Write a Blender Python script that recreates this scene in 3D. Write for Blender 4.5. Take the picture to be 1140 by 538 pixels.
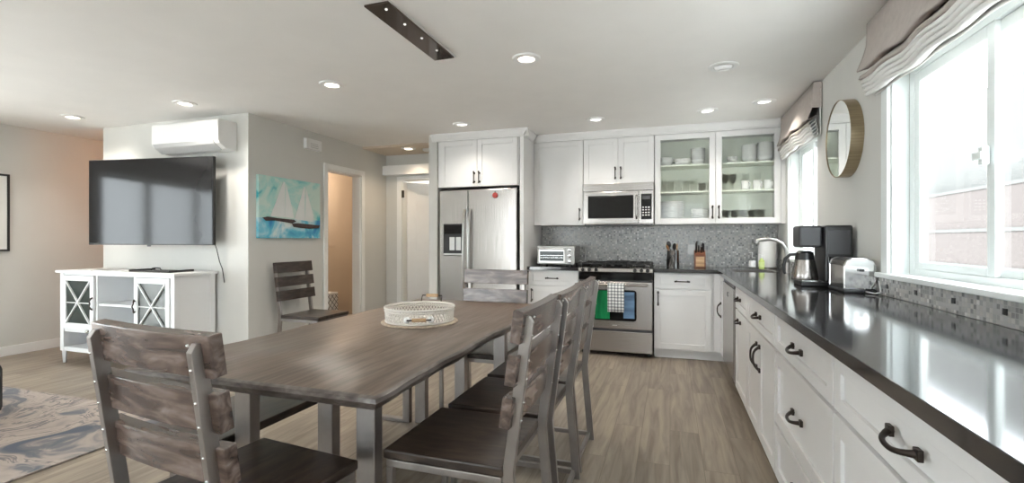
import bpy, bmesh, math, random
from mathutils import Vector, Matrix
random.seed(7)
C = bpy.context.scene.collection
for o in list(bpy.data.objects): bpy.data.objects.remove(o)
PI = math.pi
def R(d): return math.radians(d)

# ------------------------------------------------------------ camera, sky, light, exposure
cam_d = bpy.data.cameras.new('camera'); cam = bpy.data.objects.new('camera', cam_d); C.objects.link(cam)
cam.location = (0, 0, 1.21); cam.rotation_euler = (PI/2, 0, 0.3188)
cam_d.sensor_width = 36; cam_d.lens = 533/1140*36; cam_d.shift_y = -2/1140; cam_d.clip_start = 0.02
bpy.context.scene.camera = cam
vs = bpy.context.scene.view_settings
vs.view_transform = 'Standard'; vs.look = 'None'; vs.gamma = 1; vs.use_curve_mapping = False
vs.exposure = 0.95
SKY = 5.8
w = bpy.data.worlds.new('sky'); bpy.context.scene.world = w; w.use_nodes = True
bg = w.node_tree.nodes['Background']; bg.inputs[0].default_value = (0.88, 0.94, 1.0, 1); bg.inputs[1].default_value = SKY
sd = bpy.data.lights.new('sun', 'SUN'); sd.energy = 8.0; sd.color = (1, .97, .93); sd.angle = R(2)
sun = bpy.data.objects.new('sun', sd); C.objects.link(sun); sun.rotation_euler = Vector((.62, .30, -1.0)).to_track_quat('-Z', 'Y').to_euler()
DOWN_W = 25.0; HALL_W = 14.0

# ------------------------------------------------------------ mesh helpers
def bmn(): return bmesh.new()
def box(bm, x0, x1, y0, y1, z0, z1, M=None):
    vs_ = [Vector((x, y, z)) for z in (z0, z1) for y in (y0, y1) for x in (x0, x1)]
    if M is not None: vs_ = [M @ v for v in vs_]
    v = [bm.verts.new(p) for p in vs_]
    for f in ((0,2,3,1), (4,5,7,6), (0,1,5,4), (2,6,7,3), (0,4,6,2), (1,3,7,5)):
        bm.faces.new([v[i] for i in f])
    return bm
def lathe(bm, prof, cx=0, cy=0, cz=0, n=28, M=None, cap=True):
    rings = []
    for r, z in prof:
        ring = []
        for i in range(n):
            a = 2*PI*i/n; p = Vector((cx+r*math.cos(a), cy+r*math.sin(a), cz+z))
            ring.append(bm.verts.new(M @ p if M is not None else p))
        rings.append(ring)
    for a, b in zip(rings, rings[1:]):
        for i in range(n):
            j = (i+1) % n; bm.faces.new((a[i], a[j], b[j], b[i]))
    if cap:
        bm.faces.new(list(reversed(rings[0]))); bm.faces.new(rings[-1])
    return bm
def tube(bm, pts, r, n=10, closed=False, flat=1.0):
    pts = [Vector(p) for p in pts]; N = len(pts)
    rs = r if isinstance(r, (list, tuple)) else [r]*N
    up = None; rings = []
    for i, p in enumerate(pts):
        if closed: t = pts[(i+1) % N]-pts[i-1]
        else: t = pts[min(i+1, N-1)]-pts[max(i-1, 0)]
        t.normalize()
        if up is None:
            up = Vector((0, 0, 1)) if abs(t.z) < .9 else Vector((1, 0, 0))
        up = (up - t*up.dot(t)).normalized(); sd = t.cross(up)
        rings.append([bm.verts.new(p+rs[i]*(math.cos(2*PI*k/n)*up*flat+math.sin(2*PI*k/n)*sd)) for k in range(n)])
    M_ = N if closed else N-1
    for i in range(M_):
        a = rings[i]; b = rings[(i+1) % N]
        for k in range(n):
            l = (k+1) % n; bm.faces.new((a[k], b[k], b[l], a[l]))
    if not closed:
        bm.faces.new(rings[0]); bm.faces.new(list(reversed(rings[-1])))
    return bm
def bar(bm, a, b, wx, wy, up=(0, 0, 1)):
    """rectangular bar from a to b; wx along 'side', wy along the other"""
    a = Vector(a); b = Vector(b); t = (b-a).normalized(); up = Vector(up)
    if abs(t.dot(up)) > .95: up = Vector((0, 1, 0))
    s = t.cross(up).normalized(); u = s.cross(t)
    q = [(-1,-1), (1,-1), (1,1), (-1,1)]
    v = [bm.verts.new(p+s*wx/2*i+u*wy/2*j) for p in (a, b) for i, j in q]
    for f in ((3,2,1,0), (4,5,6,7), (0,1,5,4), (1,2,6,5), (2,3,7,6), (3,0,4,7)): bm.faces.new([v[i] for i in f])
    return bm
def prism(bm, poly, axis, a, b):
    """extrude a 2D polygon along axis ('x','y','z') from a to b"""
    def P(u, v, h):
        return {'x': (h, u, v), 'y': (u, h, v), 'z': (u, v, h)}[axis]
    A = [bm.verts.new(P(u, v, a)) for u, v in poly]; B = [bm.verts.new(P(u, v, b)) for u, v in poly]
    n = len(poly); bm.faces.new(A); bm.faces.new(list(reversed(B)))
    for i in range(n):
        j = (i+1) % n; bm.faces.new((A[j], A[i], B[i], B[j]))
    return bm
def obj(name, bm, m, parent=None, bevel=0, smooth=False, label=None):
    bmesh.ops.recalc_face_normals(bm, faces=bm.faces)
    me = bpy.data.meshes.new(name); bm.to_mesh(me); bm.free()
    me.materials.append(m)
    o = bpy.data.objects.new(name, me); C.objects.link(o)
    if parent is not None: o.parent = parent
    if smooth:
        for p in me.polygons: p.use_smooth = True
        if smooth == 'edge':
            bm2 = bmesh.new(); bm2.from_mesh(me)
            for e in bm2.edges:
                if len(e.link_faces) == 2 and e.calc_face_angle(0) > R(38): e.smooth = False
            bm2.to_mesh(me); bm2.free()
    if bevel:
        md = o.modifiers.new('bevel', 'BEVEL'); md.width = bevel; md.segments = 2; md.limit_method = 'ANGLE'; md.angle_limit = R(40)
    if label: o['label'] = label
    return o
def bx(name, x0, x1, y0, y1, z0, z1, m, parent=None, bevel=.002, label=None):
    return obj(name, box(bmn(), x0, x1, y0, y1, z0, z1), m, parent, bevel, label=label)
def tag(o, label, cat, group=None, kind=None):
    o['label'] = label; o['category'] = cat
    if group: o['group'] = group
    if kind: o['kind'] = kind
    return o
def thing(name, label, cat, loc=(0, 0, 0), rz=0, group=None):
    o = bpy.data.objects.new(name, None); C.objects.link(o); o.location = loc; o.rotation_euler = (0, 0, rz)
    o.empty_display_size = .05
    return tag(o, label, cat, group)
def struct(name, bm, m, parent=None, bevel=0, label=None):
    o = obj(name, bm, m, parent, bevel)
    if parent is None: o['kind'] = 'structure'
    return o
def dup(root, loc, rz=None, label=None, group=None):
    r = root.copy(); C.objects.link(r); r.location = loc
    if rz is not None: r.rotation_euler = (0, 0, rz)
    if label: r['label'] = label
    if group: r['group'] = group
    for ch in list(root.children):
        c = ch.copy(); C.objects.link(c); c.parent = r
        for g in list(ch.children):
            d = g.copy(); C.objects.link(d); d.parent = c
    return r

# ------------------------------------------------------------ materials
def mat(name, col, rough=.5, metal=0, spec=.5, bump=0, bscale=60, var=0, vscale=4, stretch=(1, 1, 1), emit=None, es=0, trans=0, sheen=0, aniso=False):
    m = bpy.data.materials.new(name); m.use_nodes = True; nt = m.node_tree; N = nt.nodes; L = nt.links
    b = N['Principled BSDF']
    b.inputs['Base Color'].default_value = (*col, 1); b.inputs['Roughness'].default_value = rough
    b.inputs['Metallic'].default_value = metal; b.inputs['Specular IOR Level'].default_value = spec
    if emit: b.inputs['Emission Color'].default_value = (*emit, 1); b.inputs['Emission Strength'].default_value = es
    if trans: b.inputs['Transmission Weight'].default_value = trans
    tc = N.new('ShaderNodeTexCoord'); mp = N.new('ShaderNodeMapping'); mp.inputs['Scale'].default_value = stretch
    L.new(tc.outputs['Object'], mp.inputs[0])
    nz = N.new('ShaderNodeTexNoise'); nz.inputs['Scale'].default_value = vscale; nz.inputs['Detail'].default_value = 5
    L.new(mp.outputs[0], nz.inputs['Vector'])
    rp = N.new('ShaderNodeValToRGB'); d = max(var, .015)
    rp.color_ramp.elements[0].position = .3; rp.color_ramp.elements[1].position = .7
    rp.color_ramp.elements[0].color = (*[c*(1-d) for c in col], 1); rp.color_ramp.elements[1].color = (*[min(1, c*(1+d)) for c in col], 1)
    L.new(nz.outputs[0], rp.inputs[0]); L.new(rp.outputs[0], b.inputs['Base Color'])
    if bump:
        n2 = N.new('ShaderNodeTexNoise'); n2.inputs['Scale'].default_value = bscale; L.new(mp.outputs[0], n2.inputs['Vector'])
        bp = N.new('ShaderNodeBump'); bp.inputs['Strength'].default_value = bump; bp.inputs['Distance'].default_value = .002
        L.new(n2.outputs[0], bp.inputs['Height']); L.new(bp.outputs[0], b.inputs['Normal'])
    return m
def wood(name, c0, c1, c2, rough=.4, grain=(1.2, 14, 14), bump=.15, coord='Object', scale=3.0, spec=.5):
    m = bpy.data.materials.new(name); m.use_nodes = True; nt = m.node_tree; N = nt.nodes; L = nt.links
    b = N['Principled BSDF']; b.inputs['Roughness'].default_value = rough; b.inputs['Specular IOR Level'].default_value = spec
    tc = N.new('ShaderNodeTexCoord'); mp = N.new('ShaderNodeMapping'); mp.inputs['Scale'].default_value = grain
    L.new(tc.outputs[coord], mp.inputs[0])
    oi = N.new('ShaderNodeObjectInfo'); ad = N.new('ShaderNodeVectorMath'); ad.operation = 'ADD'
    ml = N.new('ShaderNodeMath'); ml.operation = 'MULTIPLY'; ml.inputs[1].default_value = 30
    L.new(oi.outputs['Random'], ml.inputs[0]); L.new(mp.outputs[0], ad.inputs[0]); L.new(ml.outputs[0], ad.inputs[1])
    n1 = N.new('ShaderNodeTexNoise'); n1.inputs['Scale'].default_value = scale; n1.inputs['Detail'].default_value = 8; n1.inputs['Distortion'].default_value = 1.2
    L.new(ad.outputs[0], n1.inputs['Vector'])
    n2 = N.new('ShaderNodeTexNoise'); n2.inputs['Scale'].default_value = .9; n2.inputs['Distortion'].default_value = 2.5
    L.new(ad.outputs[0], n2.inputs['Vector'])
    mx = N.new('ShaderNodeMath'); mx.operation = 'ADD'
    m5 = N.new('ShaderNodeMath'); m5.operation = 'MULTIPLY'; m5.inputs[1].default_value = .5; L.new(n2.outputs[0], m5.inputs[0])
    m6 = N.new('ShaderNodeMath'); m6.operation = 'MULTIPLY'; m6.inputs[1].default_value = .5; L.new(n1.outputs[0], m6.inputs[0])
    L.new(m5.outputs[0], mx.inputs[0]); L.new(m6.outputs[0], mx.inputs[1])
    rp = N.new('ShaderNodeValToRGB'); e = rp.color_ramp.elements
    e[0].position = .36; e[0].color = (*c0, 1); e[1].position = .66; e[1].color = (*c2, 1)
    k = e.new(.5); k.color = (*c1, 1)
    L.new(mx.outputs[0], rp.inputs[0]); L.new(rp.outputs[0], b.inputs['Base Color'])
    bp = N.new('ShaderNodeBump'); bp.inputs['Strength'].default_value = bump; bp.inputs['Distance'].default_value = .002
    L.new(n1.outputs[0], bp.inputs['Height']); L.new(bp.outputs[0], b.inputs['Normal'])
    return m
def thin_glass(name, tint=(1, 1, 1), refl=.08):
    m = bpy.data.materials.new(name); m.use_nodes = True; nt = m.node_tree; N = nt.nodes; L = nt.links
    N.remove(N['Principled BSDF']); out = N['Material Output']
    t = N.new('ShaderNodeBsdfTransparent'); t.inputs[0].default_value = (*tint, 1)
    g = N.new('ShaderNodeBsdfGlossy'); g.inputs['Roughness'].default_value = .02
    mx = N.new('ShaderNodeMixShader'); fr = N.new('ShaderNodeFresnel'); fr.inputs[0].default_value = 1.35
    ad = N.new('ShaderNodeMath'); ad.operation = 'MULTIPLY'; ad.inputs[1].default_value = refl/.02*.5
    L.new(fr.outputs[0], ad.inputs[0]); ad.use_clamp = True
    ge = N.new('ShaderNodeNewGeometry'); iv = N.new('ShaderNodeMath'); iv.operation = 'SUBTRACT'; iv.inputs[0].default_value = 1; L.new(ge.outputs['Backfacing'], iv.inputs[1])
    fm = N.new('ShaderNodeMath'); fm.operation = 'MULTIPLY'; L.new(ad.outputs[0], fm.inputs[0]); L.new(iv.outputs[0], fm.inputs[1])
    L.new(fm.outputs[0], mx.inputs[0]); L.new(t.outputs[0], mx.inputs[1]); L.new(g.outputs[0], mx.inputs[2]); L.new(mx.outputs[0], out.inputs[0])
    return m
def floor_mat():
    m = bpy.data.materials.new('plank_floor'); m.use_nodes = True; nt = m.node_tree; N = nt.nodes; L = nt.links
    b = N['Principled BSDF']; b.inputs['Roughness'].default_value = .38
    tc = N.new('ShaderNodeTexCoord'); mp = N.new('ShaderNodeMapping'); mp.inputs['Rotation'].default_value = (0, 0, PI/2)
    L.new(tc.outputs['Object'], mp.inputs[0])
    br = N.new('ShaderNodeTexBrick'); br.offset = .37; br.inputs['Scale'].default_value = 1
    br.inputs['Brick Width'].default_value = 1.35; br.inputs['Row Height'].default_value = .17; br.inputs['Mortar Size'].default_value = .0016
    br.inputs['Color1'].default_value = (0, 0, 0, 1); br.inputs['Color2'].default_value = (1, 1, 1, 1); br.inputs['Mortar'].default_value = (.5, .5, .5, 1)
    L.new(mp.outputs[0], br.inputs['Vector'])
    m2 = N.new('ShaderNodeMapping'); m2.inputs['Scale'].default_value = (16, 1.3, 1); L.new(tc.outputs['Object'], m2.inputs[0])
    sc = N.new('ShaderNodeVectorMath'); sc.operation = 'SCALE'; sc.inputs['Scale'].default_value = 9; L.new(br.outputs['Color'], sc.inputs[0])
    ad = N.new('ShaderNodeVectorMath'); L.new(m2.outputs[0], ad.inputs[0]); L.new(sc.outputs[0], ad.inputs[1])
    nz = N.new('ShaderNodeTexNoise'); nz.inputs['Scale'].default_value = 1.4; nz.inputs['Detail'].default_value = 7; nz.inputs['Distortion'].default_value = .9
    L.new(ad.outputs[0], nz.inputs['Vector'])
    rp = N.new('ShaderNodeValToRGB'); e = rp.color_ramp.elements
    e[0].position = .33; e[0].color = (.19, .15, .115, 1); e[1].position = .68; e[1].color = (.34, .282, .215, 1)
    k = e.new(.5); k.color = (.26, .215, .168, 1)
    L.new(nz.outputs[0], rp.inputs[0])
    hv = N.new('ShaderNodeHueSaturation'); L.new(rp.outputs[0], hv.inputs['Color'])
    ma = N.new('ShaderNodeMapRange'); ma.inputs[3].default_value = .88; ma.inputs[4].default_value = 1.12
    L.new(br.outputs['Color'], ma.inputs[0]); L.new(ma.outputs[0], hv.inputs['Value'])
    mx = N.new('ShaderNodeMix'); mx.data_type = 'RGBA'; mx.inputs[7].default_value = (.12, .085, .06, 1)
    mf = N.new('ShaderNodeMath'); mf.operation = 'MULTIPLY'; mf.inputs[1].default_value = .6; L.new(br.outputs['Fac'], mf.inputs[0])
    L.new(mf.outputs[0], mx.inputs[0]); L.new(hv.outputs[0], mx.inputs[6]); L.new(mx.outputs[2], b.inputs['Base Color'])
    bp = N.new('ShaderNodeBump'); bp.inputs['Strength'].default_value = .1; bp.inputs['Distance'].default_value = .002
    L.new(nz.outputs[0], bp.inputs['Height']); L.new(bp.outputs[0], b.inputs['Normal'])
    return m
def mosaic_mat(swap):
    m = bpy.data.materials.new('mosaic_tile'); m.use_nodes = True; nt = m.node_tree; N = nt.nodes; L = nt.links
    b = N['Principled BSDF']
    tc = N.new('ShaderNodeTexCoord'); sp = N.new('ShaderNodeSeparateXYZ'); cb = N.new('ShaderNodeCombineXYZ')
    L.new(tc.outputs['Object'], sp.inputs[0]); L.new(sp.outputs['Y' if swap else 'X'], cb.inputs[0]); L.new(sp.outputs['Z'], cb.inputs[1])
    br = N.new('ShaderNodeTexBrick'); br.offset = 0.0; br.inputs['Scale'].default_value = 1
    br.inputs['Brick Width'].default_value = .019; br.inputs['Row Height'].default_value = .019; br.inputs['Mortar Size'].default_value = .0012
    br.inputs['Color1'].default_value = (0, 0, 0, 1); br.inputs['Color2'].default_value = (1, 1, 1, 1); br.inputs['Mortar'].default_value = (.5, .5, .5, 1)
    L.new(cb.outputs[0], br.inputs['Vector'])
    rp = N.new('ShaderNodeValToRGB'); rp.color_ramp.interpolation = 'CONSTANT'; e = rp.color_ramp.elements
    cols = [(0, (.25, .25, .25)), (.08, (.40, .40, .395)), (.3, (.50, .495, .48)), (.5, (.43, .43, .43)), (.68, (.56, .55, .52)), (.84, (.48, .46, .44)), (.93, (.74, .73, .71))]
    e[0].position = 0; e[0].color = (*cols[0][1], 1); e[1].position = cols[1][0]; e[1].color = (*cols[1][1], 1)
    for p, c in cols[2:]:
        q = e.new(p); q.color = (*c, 1)
    L.new(br.outputs['Color'], rp.inputs[0])
    mx = N.new('ShaderNodeMix'); mx.data_type = 'RGBA'; mx.inputs[7].default_value = (.42, .42, .41, 1)
    L.new(br.outputs['Fac'], mx.inputs[0]); L.new(rp.outputs[0], mx.inputs[6]); L.new(mx.outputs[2], b.inputs['Base Color'])
    ma = N.new('ShaderNodeMapRange'); ma.inputs[3].default_value = .12; ma.inputs[4].default_value = .5; L.new(br.outputs['Color'], ma.inputs[0]); L.new(ma.outputs[0], b.inputs['Roughness'])
    bp = N.new('ShaderNodeBump'); bp.invert = True; bp.inputs['Strength'].default_value = .4; bp.inputs['Distance'].default_value = .001
    L.new(br.outputs['Fac'], bp.inputs['Height']); L.new(bp.outputs[0], b.inputs['Normal'])
    return m
def rug_mat():
    m = bpy.data.materials.new('marbled_rug'); m.use_nodes = True; nt = m.node_tree; N = nt.nodes; L = nt.links
    b = N['Principled BSDF']; b.inputs['Roughness'].default_value = .95
    tc = N.new('ShaderNodeTexCoord')
    n0 = N.new('ShaderNodeTexNoise'); n0.inputs['Scale'].default_value = 1.2; n0.inputs['Detail'].default_value = 2; L.new(tc.outputs['Object'], n0.inputs['Vector'])
    sc = N.new('ShaderNodeVectorMath'); sc.operation = 'SCALE'; sc.inputs['Scale'].default_value = 2.6; L.new(n0.outputs['Color'], sc.inputs[0])
    ad = N.new('ShaderNodeVectorMath'); L.new(tc.outputs['Object'], ad.inputs[0]); L.new(sc.outputs[0], ad.inputs[1])
    n1 = N.new('ShaderNodeTexNoise'); n1.inputs['Scale'].default_value = 1.15; n1.inputs['Detail'].default_value = 8; n1.inputs['Roughness'].default_value = .55; n1.inputs['Distortion'].default_value = 1.6
    L.new(ad.outputs[0], n1.inputs['Vector'])
    a = N.new('ShaderNodeValToRGB'); e = a.color_ramp.elements
    e[0].position = .34; e[0].color = (.10, .115, .15, 1); e[1].position = .74; e[1].color = (.42, .35, .31, 1)
    for p_, c_ in ((.42, (.17, .17, .185)), (.47, (.36, .31, .28)), (.52, (.43, .36, .32)), (.545, (.14, .14, .15)), (.565, (.42, .355, .315)), (.62, (.46, .39, .345)), (.635, (.2, .19, .19)), (.66, (.43, .36, .32))):
        k = e.new(p_); k.color = (*c_, 1)
    L.new(n1.outputs[0], a.inputs[0]); L.new(a.outputs[0], b.inputs['Base Color'])
    return m
def canvas_mat():
    m = bpy.data.materials.new('painted_canvas'); m.use_nodes = True; nt = m.node_tree; N = nt.nodes; L = nt.links
    b = N['Principled BSDF']; b.inputs['Roughness'].default_value = .6
    tc = N.new('ShaderNodeTexCoord'); n1 = N.new('ShaderNodeTexNoise'); n1.inputs['Scale'].default_value = 3.5; n1.inputs['Detail'].default_value = 5; n1.inputs['Distortion'].default_value = 1.0
    L.new(tc.outputs['Object'], n1.inputs['Vector'])
    sky = N.new('ShaderNodeValToRGB'); e = sky.color_ramp.elements
    e[0].position = .36; e[0].color = (.05, .45, .52, 1); e[1].position = .56; e[1].color = (.62, .78, .72, 1); k = e.new(.44); k.color = (.36, .70, .66, 1)
    sea = N.new('ShaderNodeValToRGB'); e = sea.color_ramp.elements
    e[0].position = .38; e[0].color = (.03, .25, .55, 1); e[1].position = .62; e[1].color = (.75, .84, .84, 1); k = e.new(.47); k.color = (.12, .52, .68, 1)
    L.new(n1.outputs[0], sky.inputs[0]); L.new(n1.outputs[0], sea.inputs[0])
    sp = N.new('ShaderNodeSeparateXYZ'); L.new(tc.outputs['Object'], sp.inputs[0])
    gt = N.new('ShaderNodeMath'); gt.operation = 'LESS_THAN'; gt.inputs[1].default_value = .20; L.new(sp.outputs['Z'], gt.inputs[0])
    mx = N.new('ShaderNodeMix'); mx.data_type = 'RGBA'; L.new(gt.outputs[0], mx.inputs[0]); L.new(sky.outputs[0], mx.inputs[6]); L.new(sea.outputs[0], mx.inputs[7]); L.new(mx.outputs[2], b.inputs['Base Color'])
    return m
def gingham_mat():
    m = bpy.data.materials.new('checked_towel'); m.use_nodes = True; nt = m.node_tree; N = nt.nodes; L = nt.links
    b = N['Principled BSDF']; b.inputs['Roughness'].default_value = .9
    tc = N.new('ShaderNodeTexCoord'); sp = N.new('ShaderNodeSeparateXYZ'); L.new(tc.outputs['Object'], sp.inputs[0])
    fs = []
    for ax in ('X', 'Z'):
        a = N.new('ShaderNodeMath'); a.operation = 'MULTIPLY'; a.inputs[1].default_value = 2*PI/.032; L.new(sp.outputs[ax], a.inputs[0])
        s = N.new('ShaderNodeMath'); s.operation = 'SINE'; L.new(a.outputs[0], s.inputs[0])
        g = N.new('ShaderNodeMath'); g.operation = 'GREATER_THAN'; g.inputs[1].default_value = 0.35; L.new(s.outputs[0], g.inputs[0]); fs.append(g)
    ad = N.new('ShaderNodeMath'); L.new(fs[0].outputs[0], ad.inputs[0]); L.new(fs[1].outputs[0], ad.inputs[1])
    rp = N.new('ShaderNodeValToRGB'); rp.color_ramp.interpolation = 'LINEAR'; e = rp.color_ramp.elements
    h = N.new('ShaderNodeMath'); h.operation = 'MULTIPLY'; h.inputs[1].default_value = .5; L.new(ad.outputs[0], h.inputs[0])
    e[0].color = (.85, .85, .83, 1); e[1].color = (.13, .14, .15, 1); k = e.new(.5); k.color = (.36, .37, .38, 1)
    L.new(h.outputs[0], rp.inputs[0]); L.new(rp.outputs[0], b.inputs['Base Color'])
    return m
def steel_mat(name, col=(.42, .395, .375), rough=.25, stretch=(60, 60, 1)):
    m = mat(name, col, rough, 1.0, var=.16, vscale=3, stretch=stretch)
    return m

M_WALL = mat('wall_paint', (.66, .655, .625), .75, bump=.03, bscale=200)
M_WARM = mat('warm_wall_hall_shade', (.66, .56, .45), .75, bump=.03, bscale=200)
M_CEIL = mat('ceiling_paint', (.88, .865, .84), .85, bump=.06, bscale=120)
M_TRIM = mat('trim_white', (.86, .86, .85), .4)
M_CAB = mat('cabinet_white', (.80, .793, .785), .35)
M_CABIN = mat('cabinet_interior_green', (.84, .87, .79), .5)
M_FLOOR = floor_mat(); M_TILE = mosaic_mat(False); M_TILE2 = mosaic_mat(True); M_RUG = rug_mat()
M_STONE = mat('polished_black_quartz', (.022, .021, .022), .09, var=.2, vscale=180, spec=.95)
M_STONE_E = M_STONE
M_STEEL = steel_mat('brushed_steel'); M_STEELH = steel_mat('brushed_steel_horizontal', stretch=(1, 1, 80))
M_CHROME = mat('chrome', (.75, .75, .75), .1, 1.0); M_NICKEL = mat('brushed_nickel', (.55, .54, .52), .3, 1.0)
M_BLACK = mat('black_plastic', (.015, .015, .016), .3); M_BLACKM = mat('matte_black_iron', (.02, .02, .02), .55, bump=.1)
M_BLACKG = mat('black_glass', (.008, .008, .009), .06); M_DGREY = mat('dark_grey_plastic', (.06, .06, .065), .4)
M_BRONZE = mat('dark_bronze', (.045, .035, .03), .38, .8)
M_FRAME = mat('brushed_chair_steel', (.34, .315, .30), .30, .9, var=.12, vscale=8)
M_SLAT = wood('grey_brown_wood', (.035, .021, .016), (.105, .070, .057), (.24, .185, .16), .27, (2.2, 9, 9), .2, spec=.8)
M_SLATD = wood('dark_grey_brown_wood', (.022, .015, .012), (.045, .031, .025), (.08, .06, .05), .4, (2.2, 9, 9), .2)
M_SEAT = wood('dark_brown_seat_wood', (.016, .011, .009), (.038, .026, .020), (.08, .056, .041), .3, (9, 2, 9), .15)
M_TABLE = wood('weathered_table_wood', (.098, .066, .047), (.15, .107, .08), (.205, .155, .12), .36, (14, 1.0, 14), .1, scale=2.6)
M_TEDGE = wood('grey_live_edge', (.045, .035, .03), (.11, .09, .08), (.21, .185, .172), .3, (6, 2, 14), .3)
M_WHITEC = mat('white_ceramic', (.86, .86, .85), .15); M_LINEN = mat('beige_linen', (.47, .42, .39), .9, bump=.4, bscale=300, var=.06, vscale=30)
M_LINER = mat('white_liner_fabric', (.83, .82, .80), .9, bump=.2, bscale=300)
M_SB = mat('white_painted_wood', (.83, .84, .85), .45); M_PLAST = mat('white_plastic', (.84, .84, .83), .35)
M_VINYL = mat('white_vinyl', (.84, .88, .87), .35)
M_GLASS = thin_glass('window_glass', (.97, .98, .97), .04); M_CGLASS = thin_glass('cabinet_glass', (.985, .993, .985), .04)
M_TUMBLER = thin_glass('tumbler_glass', (.985, .99, .985), .06)
M_SBGLASS = mat('smoky_glass', (.045, .055, .052), .15, spec=.25)
M_MIRROR = mat('mirror_silver', (.88, .9, .89), .02, 1.0); M_BRASS = mat('brushed_brass', (.36, .29, .19), .33, 1.0, var=.2, stretch=(1, 30, 30))
M_LAMP = mat('lit_lens', (1, 1, 1), .5, emit=(1, .86, .70), es=7.0)
M_LAMPW = mat('dim_lens', (1, 1, 1), .5, emit=(1, .96, .9), es=1.4)
M_DARKMIRROR = mat('dark_mirror_metal', (.11, .088, .078), .06, 1.0)
M_REDM = mat('red_magnet', (.42, .04, .03), .4); M_WOODL = wood('light_wood', (.34, .2, .1), (.48, .30, .16), (.6, .42, .25), .5)
M_WICKER = mat('white_woven_cord', (.74, .70, .65), .7, bump=.4, bscale=200); M_JUTE = mat('jute_mat', (.52, .42, .33), .9, bump=.6, bscale=150, var=.2, vscale=60)
M_SAIL = mat('sail_white_paint', (.80, .83, .82), .6, var=.05); M_HULL = mat('hull_dark_paint', (.05, .03, .03), .6, var=.6, vscale=20)
M_LEATHER = mat('black_leather', (.02, .02, .022), .4, bump=.3, bscale=80)
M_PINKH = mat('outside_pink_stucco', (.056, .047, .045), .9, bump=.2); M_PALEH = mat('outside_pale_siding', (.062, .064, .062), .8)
M_GROUND = mat('outside_concrete', (.78, .77, .75), .9, var=.1)
M_GREENREFL = mat('green_painted_reflection', (.012, .20, .07), .08, var=.6, vscale=2, stretch=(6, 1, 1))  # colour of the green reflection painted on the oven window

# ------------------------------------------------------------ room shell
XR, YB, ZC, XL, YR = 1.09, 5.72, 2.41, -6.56, -3.0
struct('floor', box(bmn(), XL-.2, XR+.2, YR-.2, 8.2, -.1, 0), M_FLOOR)
bm = bmn(); box(bm, XL-.2, XR+.2, YR-.2, 5.28, ZC, ZC+.1); box(bm, -2.62, XR+.2, 5.28, 8.2, ZC, ZC+.1); box(bm, XL-.2, -3.79, 5.28, 8.2, ZC, ZC+.1)
struct('ceiling', bm, M_CEIL)
struct('ceiling_hall', box(bmn(), -3.79, -2.62, 5.28, 8.2, ZC-.025, ZC+.1), M_WARM)  # beige stands in for the dimmer hall light; the drop sharpens that edge
# right wall with two window openings
W1 = (0.62, 2.98, 1.03, 2.10); W2 = (4.28, 5.17, 1.03, 2.10)
bm = bmn(); X0, X1 = XR, XR+.16
for y0, y1, z0, z1 in ((YR, W1[0], 0, ZC), (W1[0], W1[1], 0, W1[2]), (W1[0], W1[1], W1[3], ZC), (W1[1], W2[0], 0, ZC),
                       (W2[0], W2[1], 0, W2[2]), (W2[0], W2[1], W2[3], ZC), (W2[1], 8.2, 0, ZC)):
    box(bm, X0, X1, y0, y1, z0, z1)
struct('wall_right', bm, M_WALL)
struct('wall_back', box(bmn(), -2.54, XR, YB, YB+.12, 0, ZC), M_WALL)
# partition left of fridge
struct('wall_partition', box(bmn(), -2.65, -2.545, 4.96, 7.0, 0, ZC), M_WALL)
# television wall block (front at Y=3.51) and the wall with the sailboat picture (X=-3.78)
DY0, DY1, DZ = 4.60, 5.24, 2.03
bm = bmn(); box(bm, -5.785, -3.78, 3.51, 3.63, 0, ZC)
struct('wall_television', bm, M_WALL)
bm = bmn(); box(bm, -3.90, -3.78, 3.63, DY0, 0, ZC); box(bm, -3.90, -3.78, DY0, DY1, DZ, ZC); box(bm, -3.90, -3.78, DY1, 5.94, 0, ZC)
struct('wall_picture', bm, M_WALL)
bm = bmn(); box(bm, -5.785, -5.665, 4.7, 7.0, 0, ZC); struct('wall_alcove_side', bm, M_WARM)
bm = bmn(); box(bm, XL, -3.90, 7.0, 7.12, 0, ZC); struct('wall_alcove_back', bm, M_WARM)
bm = bmn(); box(bm, -5.10, -4.98, 3.63, 7.0, 0, ZC); struct('wall_closet', bm, M_WARM)
# hall end wall with doorway
HY = 5.82; HX0, HX1, HZ = -3.52, -2.80, 2.03
bm = bmn(); box(bm, -3.78, HX0, HY, HY+.12, 0, ZC); box(bm, HX0, HX1, HY, HY+.12, HZ, ZC); box(bm, HX1, -2.65, HY, HY+.12, 0, ZC)
struct('wall_hall_end', bm, M_WALL)
bm = bmn(); box(bm, -3.90, -2.65, 7.9, 8.02, 0, ZC); box(bm, -3.90, -3.78, 5.94, 7.9, 0, ZC); struct('wall_bedroom', bm, M_WALL)
# left wall with sliding glass door
LD = (-.95, 1.80, 0.03, 2.08)
bm = bmn()
for y0, y1, z0, z1 in ((YR, LD[0], 0, ZC), (LD[0], LD[1], LD[3], ZC), (LD[1], 7.12, 0, ZC)): box(bm, XL-.14, XL, y0, y1, z0, z1)
struct('wall_left', bm, M_WALL)
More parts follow.
